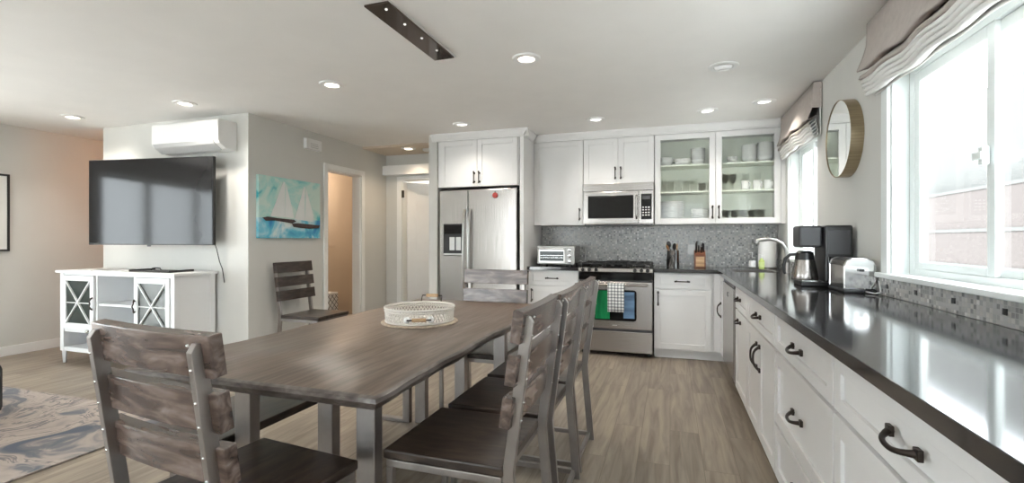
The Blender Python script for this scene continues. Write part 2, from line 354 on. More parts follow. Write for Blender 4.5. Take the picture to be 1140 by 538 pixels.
# rear wall behind the camera, with unseen glazing added and placed for rear light
bm = bmn(); box(bm, XL, -4.2, YR-.14, YR, 0, ZC); box(bm, -4.2, -2.5, YR-.14, YR, 0, .2); box(bm, -4.2, -2.5, YR-.14, YR, 2.3, ZC)
box(bm, -2.5, -.45, YR-.14, YR, 0, ZC); box(bm, -.45, .9, YR-.14, YR, 0, .65); box(bm, -.45, .9, YR-.14, YR, 2.25, ZC); box(bm, .9, XR, YR-.14, YR, 0, ZC)
struct('wall_rear', bm, M_WALL)

def trimbox(name, *a): return struct(name, box(bmn(), *a), M_TRIM, bevel=.003)
trimbox('baseboard_left', XL, XL+.015, 1.85, 6.99, 0, .10)
trimbox('baseboard_television', -5.785, -3.78, 3.495, 3.51, 0, .10)
trimbox('baseboard_picture', -3.78, -3.765, 3.51, DY0-.07, 0, .10)
trimbox('baseboard_hall', -3.78, -3.765, DY1+.07, HY, 0, .10)
# door casings
bm = bmn(); box(bm, -3.78, -3.76, DY0-.065, DY0, 0, DZ+.065); box(bm, -3.78, -3.76, DY1, DY1+.065, 0, DZ+.065); box(bm, -3.78, -3.76, DY0, DY1, DZ, DZ+.065)
box(bm, -3.90, -3.78, DY0, DY0+.012, 0, DZ); box(bm, -3.90, -3.78, DY1-.012, DY1, 0, DZ); box(bm, -3.90, -3.78, DY0, DY1, DZ-.012, DZ)
struct('trim_1', bm, M_TRIM, bevel=.003)
bm = bmn(); box(bm, HX0-.075, HX0, HY-.02, HY, 0, HZ+.05); box(bm, HX0, -2.66, HY-.02, HY, HZ, HZ+.05); box(bm, HX1, HX1+.075, HY-.02, HY, 0, HZ)
box(bm, HX0, HX0+.012, HY, HY+.12, 0, HZ); box(bm, HX1-.012, HX1, HY, HY+.12, 0, HZ)
struct('trim_2', bm, M_TRIM, bevel=.003)
struct('trim_3', box(bmn(), -3.775, -2.655, HY-.10, HY, 2.10, 2.23), M_TRIM, bevel=.003)
# hall door, standing open into the room beyond
DM = Matrix.Translation((HX0+.02, HY+.10, 0)) @ Matrix.Rotation(R(38), 4, 'Z')
d = obj('door_1', box(bmn(), 0, .70, 0, .035, .01, HZ-.02, DM), M_TRIM, None, .003); d['kind'] = 'structure'
bm = bmn()
box(bm, .12, .58, -.004, .0, .2, .9, DM); box(bm, .12, .58, -.004, .0, 1.05, 1.85, DM); obj('panel', bm, M_TRIM, d, .004)
bm = bmn(); lathe(bm, [(.009, -.05), (.009, .05)], HX0+.02, HY-.025, 1.84, 12); box(bm, HX0, HX0+.04, HY-.022, HY-.018, 1.79, 1.89); obj('hinge', bm, M_BRONZE, d)
# warm closet door seen through the first doorway
d = bx('door_2', -4.978, -4.945, 5.05, 6.3, .01, 2.03, M_WARM, bevel=.003); d['kind'] = 'structure'
bm = bmn(); box(bm, -4.945, -4.94, 5.65, 6.2, 1.1, 1.9); box(bm, -4.945, -4.94, 5.65, 6.2, .2, .95); obj('panel', bm, M_WARM, d, .004)

# windows
def slider(name, x, y0, y1, z0, z1, mull, depth=.05):
    """window in a wall facing X: frame, two sashes, glass"""
    f = .045; bm = bmn()
    box(bm, x, x+depth, y0, y0+f, z0, z1); box(bm, x, x+depth, y1-f, y1, z0, z1); box(bm, x, x+depth, y0+f, y1-f, z0, z0+f*.8); box(bm, x, x+depth, y0+f, y1-f, z1-f, z1)
    root = struct(name, bm, M_VINYL, bevel=.003)
    for k, (a, b, dx) in enumerate(((y0+f, mull+.035, .022), (mull-.035, y1-f, .004))):
        bm = bmn(); s = .05
        za, zb = z0+f*.8, z1-f
        box(bm, x+dx, x+dx+.02, a, a+s, za, zb); box(bm, x+dx, x+dx+.02, b-s, b, za, zb); box(bm, x+dx, x+dx+.02, a+s, b-s, za, za+s*.7); box(bm, x+dx, x+dx+.02, a+s, b-s, zb-s, zb)
        sa = obj('sash', bm, M_VINYL, root, .003)
        obj('glass_pane', box(bmn(), x+dx+.007, x+dx+.011, a+s, b-s, za+s*.7, zb-s), M_GLASS, sa)
    return root
w1 = slider('window_1', 1.165, W1[0]+.012, W1[1]-.012, W1[2], W1[3]-.012, 2.33)
bm = bmn(); box(bm, 1.140, 1.164, 2.315, 2.345, 1.50, 1.57); box(bm, 1.128, 1.142, 2.30, 2.36, 1.52, 1.55); obj('latch', bm, M_VINYL, w1, .004)
w2 = slider('window_2', 1.165, W2[0]+.012, W2[1]-.012, W2[2], W2[3]-.012, 4.74)
for nm, W in (('trim_4', W1), ('trim_5', W2)):
    bm = bmn(); y0, y1, z0, z1 = W
    box(bm, 1.09, 1.165, y1-.012, y1, z0, z1); box(bm, 1.09, 1.165, y0, y0+.012, z0, z1); box(bm, 1.09, 1.165, y0, y1, z1-.012, z1)
    cw = .075 if nm == 'trim_4' else .05
    box(bm, 1.072, 1.09, y1, y1+cw, z0, z1+.06)
    if nm == 'trim_4': box(bm, 1.072, 1.09, y0-cw, y0, z0, z1+.06)
    box(bm, 1.072, 1.09, y0, y1, z1, z1+.06)
    struct(nm, bm, M_VINYL, bevel=.003)
    struct('sill_'+('1' if nm == 'trim_4' else '2'), box(bmn(), 1.045, 1.165, y0-.07, y1+(.085 if nm == 'trim_4' else .05), z0-.02, z0+.005), M_VINYL, bevel=.004)
# tile strip under sills + back splash
struct('wall_tile_strip', box(bmn(), 1.078, 1.0895, -.1, 5.70, .917, 1.008), M_TILE2)
struct('wall_backsplash', box(bmn(), -1.50, 1.077, 5.708, 5.7195, .917, 1.46), M_TILE)
# little black accent tiles in the strip
bm = bmn()
for k, y in enumerate([.5+.31*i for i in range(16)]): box(bm, 1.074, 1.0785, y, y+.022, .955, .977)
struct('trim_6', bm, M_BLACK)
# sliding glass door on the left wall and the added rear glazing
x = XL-.09
bm = bmn(); box(bm, x, x+.06, LD[0], LD[0]+.06, .0, LD[3]); box(bm, x, x+.06, LD[1]-.06, LD[1], 0, LD[3]); box(bm, x, x+.06, LD[0]+.06, LD[1]-.06, LD[3]-.06, LD[3]); box(bm, x, x+.06, LD[0]+.06, LD[1]-.06, 0, .05)
box(bm, x, x+.06, .95, 1.05, .05, LD[3]-.06); box(bm, x, x+.06, -.05, .05, .05, LD[3]-.06)
r = struct('window_3', bm, M_VINYL, bevel=.003); obj('glass_pane', box(bmn(), x+.02, x+.024, LD[0]+.06, LD[1]-.06, .05, LD[3]-.06), M_GLASS, r)
bm = bmn(); y = YR-.1
for a, b, z0, z1 in ((-4.2, -2.5, .2, 2.3), (-.45, .9, .65, 2.25)):
    box(bm, a, b, y, y+.06, z0, z0+.06); box(bm, a, b, y, y+.06, z1-.06, z1); n = 2
    for k in range(n+1): xx = a+(b-a-.06)*k/n; box(bm, xx, xx+.06, y, y+.06, z0+.06, z1-.06)
r = struct('unseen_rear_window', bm, M_VINYL, bevel=.003)
bm = bmn(); box(bm, -4.14, -2.56, y+.02, y+.024, .26, 2.24); box(bm, -.39, .84, y+.02, y+.024, .71, 2.19); obj('glass_pane', bm, M_GLASS, r)

# ------------------------------------------------------------ outside the windows
o = obj('outside_ground', box(bmn(), -30, 30, -30, 30, -.30, -.20), M_GROUND); o['kind'] = 'structure'
t = thing('neighbour_house', 'pale pinkish neighbouring house outside the large right window', 'building', (5.2, 2, -.2))
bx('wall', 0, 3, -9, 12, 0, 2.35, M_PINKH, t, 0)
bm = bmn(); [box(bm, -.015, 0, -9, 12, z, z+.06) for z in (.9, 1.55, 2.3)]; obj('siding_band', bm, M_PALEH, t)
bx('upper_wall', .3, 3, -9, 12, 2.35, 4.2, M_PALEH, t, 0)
bm = bmn(); [box(bm, -.04, 0, 1.0+k*.32, 1.03+k*.32, .6, 2.2) for k in range(4)]; box(bm, -.05, 0, .9, 2.1, .55, .6); box(bm, -.05, 0, .9, 2.1, 2.2, 2.25); obj('window_frame', bm, M_TRIM, t)
t = thing('outside_stair', 'white stair railing outside the near right window', 'railing', (3.1, 2.4, -.2))
for k in range(7): bx('baluster', -.012, .012, k*.14, k*.14+.02, .4+.1*k, 1.55+.1*k, M_PALEH, t, 0)
bm = bmn(); bar(bm, (0, -.05, 1.52), (0, .95, 2.22), .05, .05); obj('handrail', bm, M_PALEH, t)
bm = bmn(); bar(bm, (0, -.05, .35), (0, .95, 1.05), .05, .16); obj('stringer', bm, M_PALEH, t)

# ------------------------------------------------------------ kitchen cabinets
def shaker(x0, x1, z0, z1, y=0.0, t=.02, s=.058):
    bm = bmn()
    s2 = min(s, (z1-z0)*.27)
    box(bm, x0, x0+s, y, y+t, z0, z1); box(bm, x1-s, x1, y, y+t, z0, z1)
    box(bm, x0+s, x1-s, y, y+t, z0, z0+s2); box(bm, x0+s, x1-s, y, y+t, z1-s2, z1)
    box(bm, x0+s, x1-s, y+.010, y+t, z0+s2, z1-s2)
    return bm
def bar_pull(parent, x, z, vert=True, L=.13, y=0):
    bm = bmn(); h = L/2
    a, b = ((x, y-.03, z-h), (x, y-.03, z+h)) if vert else ((x-h, y-.03, z), (x+h, y-.03, z))
    tube(bm, [a, b], .0055, 8)
    for p in (a, b):
        q = Vector(p); e = .012 if (p == a) else -.012
        base = Vector((p[0]+(0 if vert else e), y+.001, p[2]+(e if vert else 0)))
        tube(bm, [base, base+Vector((0, -.032, 0))], [.011, .0065], 8)
        bmesh.ops.create_uvsphere(bm, u_segments=8, v_segments=6, radius=.010, matrix=Matrix.Translation(q))
    return obj('handle', bm, M_BRONZE, parent, smooth='edge')
def bail_pull(parent, x, z, vert=False, L=.115, y=0):
    bm = bmn(); pts = []; rs = []
    for i in range(13):
        s = -1+2*i/12; d = .032*(1-abs(s)**3.2)+.002
        drop = -.012*(1-s*s)
        pts.append((x+drop, y-d, z+s*L/2) if vert else (x+s*L/2, y-d, z+drop)); rs.append(.0062+.0035*abs(s)**4)
    tube(bm, pts, rs, 8)
    for s in (-1, 1):
        cx, cz = (x, z+s*L/2) if vert else (x+s*L/2, z)
        box(bm, cx-.012, cx+.012, y-.010, y+.001, cz-.012, cz+.012)
    return obj('handle', bm, M_BRONZE, parent, .002, smooth='edge')
def base_cab(label, loc, rz, W, fronts, pull, group='white base cabinets', toe=True, depth=.58):
    t = thing('base_cabinet', label, 'cabinet', loc, rz, group)
    bm = bmn(); box(bm, 0, W, .021, depth, .10, .875)
    if toe: box(bm, 0, W, min(.075, depth-.01), depth, 0, .10)
    obj('body', bm, M_CAB, t, 0)
    g = .002
    for kind, x0, x1, z0, z1, hs in fronts:
        f = obj('drawer' if kind == 'drawer' else 'door', shaker(x0+g, x1-g, z0+g, z1-g), M_CAB, t, .002)
        for hx, hz, v in hs: pull(f, hx, hz, v)
    return t
def pb(p, x, z, v): return bar_pull(p, x, z, v)
def pl(p, x, z, v): return bail_pull(p, x, z, v, L=.13)
base_cab('white base cabinet below the silver toaster oven', (-1.50, 5.10, 0), 0, .565,
         [('drawer', 0, .565, .715, .865, [(.28, .79, False)]), ('door', 0, .565, .10, .705, [(.05, .60, True)])], pb)
base_cab('white base cabinet right of the range under the utensil crock', (-.155, 5.10, 0), 0, .565,
         [('drawer', 0, .545, .715, .865, [(.27, .79, False)]), ('door', 0, .545, .10, .705, [(.04, .615, True)])], pb)
XF = .47
def RB(label, y0, y1, fronts, depth=.58): return base_cab(label, (XF, y0, 0), -PI/2, y0-y1, fronts, pl, depth=depth)
RB('narrow white corner cabinet between the back run and the dishwasher', 5.09, 4.76, [('door', .02, .33, .10, .865, [(.06, .53, True)])], .08)
RB('white cabinet with one drawer and a pull-out front beside the dishwasher', 3.97, 3.41,
   [('drawer', 0, .56, .70, .865, [(.22, .785, False)]), ('door', 0, .56, .10, .69, [(.22, .625, False)])])
RB('white cabinet with two doors with upright handles under one drawer', 3.40, 2.54,
   [('drawer', 0, .86, .70, .865, [(.43, .785, False)]), ('door', 0, .43, .10, .69, [(.385, .555, True)]), ('door', .43, .86, .10, .69, [(.475, .555, True)])])
def three(W): return [('drawer', 0, W, .70, .865, [(W/2, .785, False)]), ('drawer', 0, W, .355, .69, [(W/2, .52, False)]), ('drawer', 0, W, .10, .345, [(W/2, .22, False)])]
RB('white three drawer cabinet next to the two-door cabinet', 2.53, 1.69, three(.84))
RB('white three drawer cabinet nearest in the foreground', 1.68, .75, three(.93))
RB('white three drawer cabinet at the near end of the counter', .74, -.10, three(.84))

bm = bmn(); box(bm, .411, .469, 5.10, 5.12, .10, .875); box(bm, .470, .49, 5.072, 5.10, .10, .875); box(bm, .411, .545, 5.175, 5.19, 0, .10); box(bm, .545, .56, 5.09, 5.19, 0, .10)
struct('trim_10', bm, M_CAB)
# dishwasher
t = thing('dishwasher', 'built-in stainless dishwasher between the white base cabinets', 'dishwasher', (XF, 4.75, 0), -PI/2)
bx('body', 0, .77, .03, .58, .10, .87, M_DGREY, t, 0); bx('door', .004, .766, -.012, .029, .12, .835, M_STEEL, t, .004)
bx('control_strip', .004, .766, -.006, .029, .838, .868, M_BLACK, t, .002); bx('toe_kick', 0, .77, .07, .5, 0, .10, M_BLACK, t, 0)
bm = bmn(); tube(bm, [(.39+.018*math.cos(R(a)), -.0135, .755+.018*math.sin(R(a))) for a in range(50, 320, 18)], .003, 6); obj('badge', bm, M_DGREY, t)

# counters
def grid_slab(xs, ys, skip, z0, z1):
    bm = bmn()
    for i in range(len(xs)-1):
        for j in range(len(ys)-1):
            if (i, j) in skip: continue
            box(bm, xs[i], xs[i+1], ys[j], ys[j+1], z0, z1)
    bmesh.ops.remove_doubles(bm, verts=bm.verts, dist=1e-5)
    seen = {}
    for f in list(bm.faces):
        k = tuple(sorted(v.index for v in f.verts))
    bm.verts.index_update()
    for f in list(bm.faces):
        k = tuple(sorted(v.index for v in f.verts)); seen.setdefault(k, []).append(f)
    dead = [f for fs in seen.values() if len(fs) > 1 for f in fs]
    bmesh.ops.delete(bm, geom=dead, context='FACES')
    bmesh.ops.dissolve_limit(bm, angle_limit=.01, verts=bm.verts, edges=bm.edges)
    return bm
SX0, SX1, SY0, SY1 = .56, .93, 4.77, 5.26
bm = grid_slab([-.155, .44, SX0, SX1, 1.077], [-.12, SY0-.0, 5.07, SY1, 5.707], {(0, 0), (0, 1), (2, 1), (2, 2)}, .877, .915)
tag(obj('countertop', bm, M_STONE, None, .002), 'long L-shaped polished black countertop under the windows', 'countertop')
tag(bx('countertop', -1.50, -.935, 5.07, 5.707, .877, .915, M_STONE, None, .002), 'short black countertop piece under the toaster oven left of the range', 'countertop')
# sink
t = thing('kitchen_sink', 'undermount stainless sink set in the black counter below the far window', 'sink', (0, 0, 0))
bm = bmn(); a, b, c, d_, e, f = SX0+.001, SX1-.001, SY0+.001, SY1-.001, .72, .9135
box(bm, a, a+.004, c, d_, e, f); box(bm, b-.004, b, c, d_, e, f); box(bm, a, b, c, c+.004, e, f); box(bm, a, b, d_-.004, d_, e, f); box(bm, a, b, c, d_, e-.004, e)
obj('basin', bm, M_STEEL, t)
bm = bmn(); lathe(bm, [(.0, 0), (.04, 0), (.045, .003), (.03, .002), (.0, .002)], .75, 4.94, .7205, 20, cap=False); obj('drain', bm, M_CHROME, t, smooth=True)
# faucet
t = thing('faucet', 'brushed nickel arched kitchen faucet beside the sink', 'faucet', (.985, 4.80, .915))
bm = bmn(); lathe(bm, [(.030, 0), (.030, .012), (.024, .022), (.021, .13)], n=20); obj('base', bm, M_NICKEL, t, smooth='edge')
bm = bmn(); P = [(0, 0, .12), (0, 0, .17), (-.012, 0, .22), (-.04, 0, .262), (-.085, 0, .288), (-.13, 0, .298), (-.17, 0, .297)]
tube(bm, P, [.017, .016, .015, .0145, .0145, .015, .0155], 14); obj('spout', bm, M_NICKEL, t, smooth='edge')
bm = bmn(); tube(bm, [(-.165, 0, .298), (-.21, 0, .293), (-.235, 0, .286), (-.242, 0, .262)], [.018, .019, .019, .017], 14); obj('spray_head', bm, M_NICKEL, t, smooth='edge')
bm = bmn(); tube(bm, [(0, -.018, .10), (0, -.045, .115), (-.01, -.095, .15)], [.012, .009, .006], 10); obj('handle', bm, M_NICKEL, t, smooth='edge')

# wall cabinets
YU = 5.355
def upper(label, x0, x1, z0, z1, doors, y=YU, depth=.34, name='wall_cabinet', group='white wall cabinets'):
    t = thing(name, label, 'cabinet', (x0, y, z0), 0, group); W = x1-x0; H = z1-z0
    bx('body', 0, W, .021, depth, 0, H, M_CAB, t, 0)
    g = .0015
    for a, b, hs in doors:
        f = obj('door', shaker(a+g, b-g, g, H-g), M_CAB, t, .002)
        for hx, hz in hs: bar_pull(f, hx, hz, True, .12)
    return t
ZT = 2.33
upper('tall single-door white wall cabinet between fridge and microwave', -1.50, -.928, 1.375, ZT, [(0, .572, [(.535, .12)])])
upper('white two-door wall cabinet directly above the microwave', -.922, -.162, 1.83, ZT, [(0, .38, [(.35, .11)]), (.38, .76, [(.41, .11)])])
upper('deep white two-door cabinet above the fridge', -2.535, -1.56, 1.805, ZT, [(.03, .49, [(.46, .10)]), (.49, .965, [(.52, .10)])], y=4.95, depth=.76)
# glass cabinet
gx0, gx1, gz0 = -.156, 1.05, 1.375
t = thing('glass_door_cabinet', 'white wall cabinet with two glass doors showing white dishes', 'cabinet', (gx0, YU, gz0)); W = gx1-gx0; H = ZT-gz0
bm = bmn(); box(bm, 0, .018, .021, .34, 0, H); box(bm, W-.018, W, .021, .34, 0, H); box(bm, .018, W-.018, .021, .34, 0, .018); box(bm, .018, W-.018, .021, .34, H-.018, H); box(bm, W/2-.012, W/2+.012, .021, .04, .018, H-.018)
obj('body', bm, M_CAB, t)
bx('back_panel', .018, W-.018, .332, .34, .018, H-.018, M_CABIN, t, 0)
for z in (1.71-gz0, 1.995-gz0): bx('shelf', .019, W-.019, .045, .331, z, z+.016, M_CABIN, t, .001)
for a, b, hx in ((0, W/2, W/2-.03), (W/2, W, W/2+.03)):
    s = .060; g = .0015; bm = bmn()
    box(bm, a+g, a+s, 0, .02, g, H-g); box(bm, b-s, b-g, 0, .02, g, H-g); box(bm, a+s, b-s, 0, .02, g, s); box(bm, a+s, b-s, 0, .02, H-s, H-g)
    f = obj('door', bm, M_CAB, t, .002); obj('glass_pane', box(bmn(), a+s, b-s, .009, .012, s, H-s), M_CGLASS, f); bar_pull(f, hx, .12, True, .12)
struct('trim_7', box(bmn(), 1.051, 1.089, YU+.005, 5.70, 1.375, ZT), M_CAB)
# crown moulding
prof = [(0, ZT+.001), (-.012, ZT+.001), (-.018, ZT+.02), (-.04, ZT+.045), (-.055, ZT+.062), (-.06, ZC-.001), (0, ZC-.001)]
bm = bmn(); prism(bm, [(YU+u, v) for u, v in prof], 'x', -1.50, 1.089); box(bm, -1.50, 1.089, YU, YB-.02, ZT+.001, ZC-.001); struct('trim_8', bm, M_CAB)
bm = bmn(); prism(bm, [(4.95+u, v) for u, v in prof], 'x', -2.60, -1.44); prism(bm, [(-1.50-u, v) for u, v in prof], 'y', 4.90, YU-.06); box(bm, -2.535, -1.501, 4.951, YB-.02, ZT+.001, ZC-.001)
struct('trim_9', bm, M_CAB)
# fridge side panel
tag(bx('fridge_side_panel', -1.545, -1.502, 4.95, 5.70, 0, 2.33, M_CAB, None, .001), 'tall white panel on the right side of the fridge', 'panel')

# dishes
BZ = {0: gz0+.0185, 1: 1.7265, 2: 2.0115}
def revolve(name, prof, m, n=24): return obj(name, lathe(bmn(), prof, n=n, cap=False), m, smooth=True)
def place_all(first, spots, label, cat, group):
    for i, (x, y, z, lb) in enumerate(spots):
        o = first if i == 0 else first.copy()
        if i: C.objects.link(o)
        o.location = (x, y, z); tag(o, lb or label, cat, group)
PLATE = [(0, .003), (.055, .003), (.075, .006), (.130, .016), (.131, .013), (.076, .0), (0, .0)]
p = revolve('dinner_plate', PLATE, M_WHITEC, 32)
place_all(p, [(.02, 5.54, BZ[0]+k*.0165, None) for k in range(14)], 'white dinner plate in the tall stack on the lowest cabinet shelf', 'plate', 'dinner plates')
p = revolve('side_plate', [(r*.74, z) for r, z in PLATE], M_WHITEC, 28)
place_all(p, [(.31, 5.54, BZ[0]+k*.0165, None) for k in range(9)], 'smaller white plate in the right stack on the lowest cabinet shelf', 'plate', 'side plates')
BOWL = [(0, .004), (.03, .004), (.055, .02), (.072, .055), (.074, .07), (.071, .07), (.076, .055), (.058, .014), (.034, 0), (0, 0)]
BOWL = [(0, .006), (.034, .008), (.058, .028), (.070, .068), (.074, .068), (.062, .024), (.036, .0), (0, .0)]
p = revolve('cereal_bowl', BOWL, M_WHITEC)
sp = [(-.04, 5.52, BZ[2]+k*.024, 'white bowl in the pair of bowls at the left end of the top shelf') for k in range(2)]
sp += [(.785, 5.52, BZ[2]+k*.019, 'white bowl in the middle tall stack of the top shelf, right door') for k in range(7)]
sp += [(.935, 5.52, BZ[2]+k*.019, 'white bowl in the stack at the right end of the top shelf') for k in range(8)]
sp += [(.285, 5.53, BZ[2]+k*.022, 'white bowl in the tallest stack behind the left glass door') for k in range(6)]
place_all(p, sp, '', 'bowl', 'white bowls on the top shelf')
p = revolve('wide_bowl', [(r*1.25, z*.72) for r, z in BOWL], M_WHITEC)
place_all(p, [(.13, 5.52, BZ[2]+k*.02, 'wide white bowl in the stack of two on the left top shelf') for k in range(2)], '', 'bowl', 'wide bowls')
p = revolve('small_bowl', [(r*.72, z*.72) for r, z in BOWL], M_WHITEC)
place_all(p, [(.62, 5.5, BZ[2]+k*.020, 'small white bowl alone at the left of the right top shelf') for k in range(2)], '', 'bowl', 'small bowls')
TUM = [(0, .001), (.030, .001), (.036, .135)]
p = revolve('tall_glass', TUM, M_TUMBLER, 16)
place_all(p, [(-.07+.078*k, 5.47+.09*(k % 2), BZ[1], None) for k in range(5)], 'tall clear drinking glass on the left middle shelf', 'glass', 'tall glasses')
p = revolve('short_glass', [(r*1.05, z*.68) for r, z in TUM], M_TUMBLER, 16)
place_all(p, [(.325+.082*(k//2), 5.46+.1*(k % 2), BZ[1], None) for k in range(3)], 'short clear tumbler on the left middle shelf', 'glass', 'short glasses')
p = revolve('bottom_shelf_glass', [(r*1.05, z*.95) for r, z in TUM], M_TUMBLER, 16)
place_all(p, [(.56+.082*(k//2), 5.45+.1*(k % 2), BZ[0], None) for k in range(10)], 'clear glass on the lowest shelf behind the right door', 'glass', 'lowest shelf glasses')
p = revolve('wine_glass', [(.032, .001), (.004, .006), (.0035, .07), (.02, .085), (.034, .115), (.036, .14), (.030, .175)], M_TUMBLER, 16)
place_all(p, [(.55+.075*(k//2), 5.46+.1*(k % 2), BZ[1], None) for k in range(4)], 'stemmed wine glass on the right middle shelf', 'glass', 'wine glasses')
def mug(x, y, z, lb, cat='mug'):
    t = thing('coffee_mug', lb, 'mug', (x, y, z), R(-60), 'white mugs')
    obj('cup', lathe(bmn(), [(0, 0), (.034, 0), (.040, .006), (.041, .09), (.038, .09), (.037, .008), (0, .008)], n=20, cap=False), M_WHITEC, t, smooth=True)
    obj('handle', tube(bmn(), [(.040, 0, .072), (.058, 0, .072), (.066, 0, .055), (.063, 0, .035), (.040, 0, .02)], .005, 8), M_WHITEC, t, smooth=True)
    return t
m0 = mug(.74, 5.44, BZ[1], 'leftmost white mug of three on the right middle shelf')
dup(m0, (.85, 5.44, BZ[1]), None, 'middle white mug of three on the right middle shelf')
dup(m0, (.95, 5.44, BZ[1]), None, 'rightmost white mug of three on the right middle shelf')
p = revolve('stacked_cup', [(r*.9, z*.55) for r, z in TUM], M_TUMBLER, 16)
place_all(p, [(x, 5.44, BZ[1]+.0905, None) for x in (.74, .85)], 'small clear glass standing on top of a white mug', 'glass', 'glasses on mugs')

# microwave
t = thing('microwave', 'stainless over-the-range microwave with a black window', 'microwave', (-.92, 5.31, 1.378))
bx('body', 0, .756, .03, .39, 0, .448, M_STEELH, t); bx('vent_grille', 0, .756, .0, .03, .365, .448, M_STEELH, t, .003)
bm = bmn(); box(bm, .004, .60, .0, .03, .006, .36); d_ = obj('door', bm, M_STEELH, t, .006)
bx('door_glass', .055, .545, -.004, .0, .065, .315, M_BLACKG, d_, .006)
bm = bmn(); tube(bm, [(.578, -.002, .06), (.578, -.035, .085), (.578, -.035, .285), (.578, -.002, .31)], .010, 10); obj('handle', bm, M_STEEL, d_, smooth='edge')
c = bx('control_panel', .605, .752, .0, .03, .006, .36, M_STEELH, t, .004); bx('keypad', .625, .735, -.004, .0, .05, .325, M_BLACKG, c, .002)
bm = bmn(); [box(bm, .637+.03*i, .655+.03*i, -.0055, -.004, .09+.028*j, .102+.028*j) for i in range(3) for j in range(4)]; obj('buttons', bm, M_PLAST, c)
bx('clock_display', .64, .72, -.0055, -.004, .265, .30, M_DGREY, c, 0)
bx('bottom_plate', .01, .746, .04, .36, -.012, 0, M_BLACK, t, 0)

# range
RX, RY = -.925, 5.055
t = thing('gas_range', 'stainless gas range with black cooktop and a reflective oven window', 'range', (RX, RY, 0)); RWd = .762
bx('body', .005, RWd-.005, .035, .62, .04, .895, M_DGREY, t, 0)
bx('storage_drawer', .004, RWd-.004, .0, .034, .045, .262, M_STEELH, t, .006)
dr = bx('oven_door', .004, RWd-.004, -.006, .034, .285, .775, M_STEELH, t, .006)
bm = bmn(); pts = []
for cx, cz, a0 in ((.16+.03, .37+.03, 180), (.60-.03, .37+.03, 270), (.60-.03, .69-.03, 0), (.16+.03, .69-.03, 90)):
    for k in range(5): a = R(a0+22.5*k); pts.append((cx+.03*math.cos(a), cz+.03*math.sin(a)))
prism(bm, pts, 'y', -.010, -.006); obj('oven_window', bm, M_BLACKG, dr, smooth=False, label='dark mirror-like oven window')
bm = bmn(); prism(bm, [(.18+.0, .385), (.33, .385), (.33, .68), (.18, .68)], 'y', -.0108, -.0101); obj('painted_reflection', bm, M_GREENREFL, dr, label='green reflection painted on the left of the oven glass')  # flat green patch: a reflection painted onto the glass
bm = bmn(); prism(bm, [(.47, .40), (.58, .40), (.58, .67), (.47, .67)], 'y', -.0108, -.0101); obj('painted_reflection', bm, mat('blue_painted_reflection', (.16, .27, .42), .08, var=.4, vscale=3, stretch=(1, 1, 5)), dr, label='blue reflection painted on the right of the oven glass')  # blue patch, likewise a painted-on reflection
bm = bmn(); tube(bm, [(.05, -.055, .745), (RWd-.05, -.055, .745)], .012, 12)
for x in (.07, RWd-.07): tube(bm, [(x, -.005, .745), (x, -.055, .745)], .010, 10)
obj('handle', bm, M_STEEL, dr, smooth='edge')
bx('badge', .355, .405, -.009, -.006, .315, .327, M_CHROME, dr, .002)
bx('black_band', .002, RWd-.002, .0, .034, .79, .872, M_BLACKG, t, .003)
bm = bmn(); prism(bm, [(-.012, .874), (.09, .874), (.09, .922), (-.005, .912)], 'x', 0, RWd); obj('control_panel', bm, M_STEELH, t, .003)
bm = bmn(); prism(bm, [(.008, .9140), (.070, .9205), (.070, .9220), (.008, .9155)], 'x', .22, .56); obj('control_strip', bm, M_BLACKG, t)
for x in (.05, .12, .19, .585, .65, .71):
    bm = bmn(); Mx = Matrix.Translation((x, -.008, .893)) @ Matrix.Rotation(R(85), 4, 'X'); lathe(bm, [(.019, 0), (.018, .022), (.012, .026)], n=16, M=Mx); obj('knob', bm, M_BLACK if x < .2 or x > .57 else M_STEEL, t, smooth='edge')
bx('cooktop', .0, RWd, .09, .62, .895, .925, M_BLACKG, t, .003)
for k in range(3):
    bm = bmn(); x0 = .02+.242*k; x1 = x0+.236
    for xx in (x0, x1-.012): box(bm, xx, xx+.012, .11, .59, .925, .962)
    for yy in (.11, .34, .578): box(bm, x0+.012, x1-.012, yy, yy+.012, .945, .962)
    for xx in (x0+.075, x0+.15): box(bm, xx, xx+.010, .122, .578, .950, .965)
    obj('grate', bm, M_BLACKM, t, .002)
bm = bmn(); box(bm, .02, .74, .60, .645, .925, .935); obj('rear_trim', bm, M_STEELH, t)
for (x, y) in ((.14, .22), (.14, .47), (.62, .22), (.62, .47), (.38, .35)):
    bm = bmn(); lathe(bm, [(.045, 0), (.045, .010), (.03, .016), (.0, .016)], x, y, .925, 18, cap=False); obj('burner', bm, M_BLACKM, t, smooth='edge')
bm = bmn(); box(bm, .26, .50, .24, .46, .966, .978); obj('griddle', bm, M_BLACKM, t, .004)
for (x, y) in ((.04, .08), (.72, .08), (.04, .55), (.72, .55)):
    bm = bmn(); lathe(bm, [(.015, 0), (.015, .04)], x, y, 0, 10); obj('foot', bm, M_BLACK, t)
# towel over the oven handle
t = thing('dish_towel', 'grey and white checked towel hanging on the oven handle', 'towel', (RX+.315, RY, 0))
bm = bmn(); nx = 12; sec = [(-.069, .47), (-.0715, .56), (-.070, .66), (-.070, .745), (-.064, .757), (-.055, .7605), (-.046, .757), (-.040, .745), (-.038, .66), (-.036, .54)]
rows = []
for (y, z) in sec: rows.append([bm.verts.new((.165*i/nx, y-.004*math.sin(i*1.1)*(1 if z < .7 else 0)-.0005, z)) for i in range(nx+1)])
for a, b in zip(rows, rows[1:]):
    for i in range(nx): bm.faces.new((a[i], a[i+1], b[i+1], b[i]))
o = obj('cloth', bm, gingham_mat(), t, smooth=True); md = o.modifiers.new('thick', 'SOLIDIFY'); md.thickness = .003; md.offset = 0

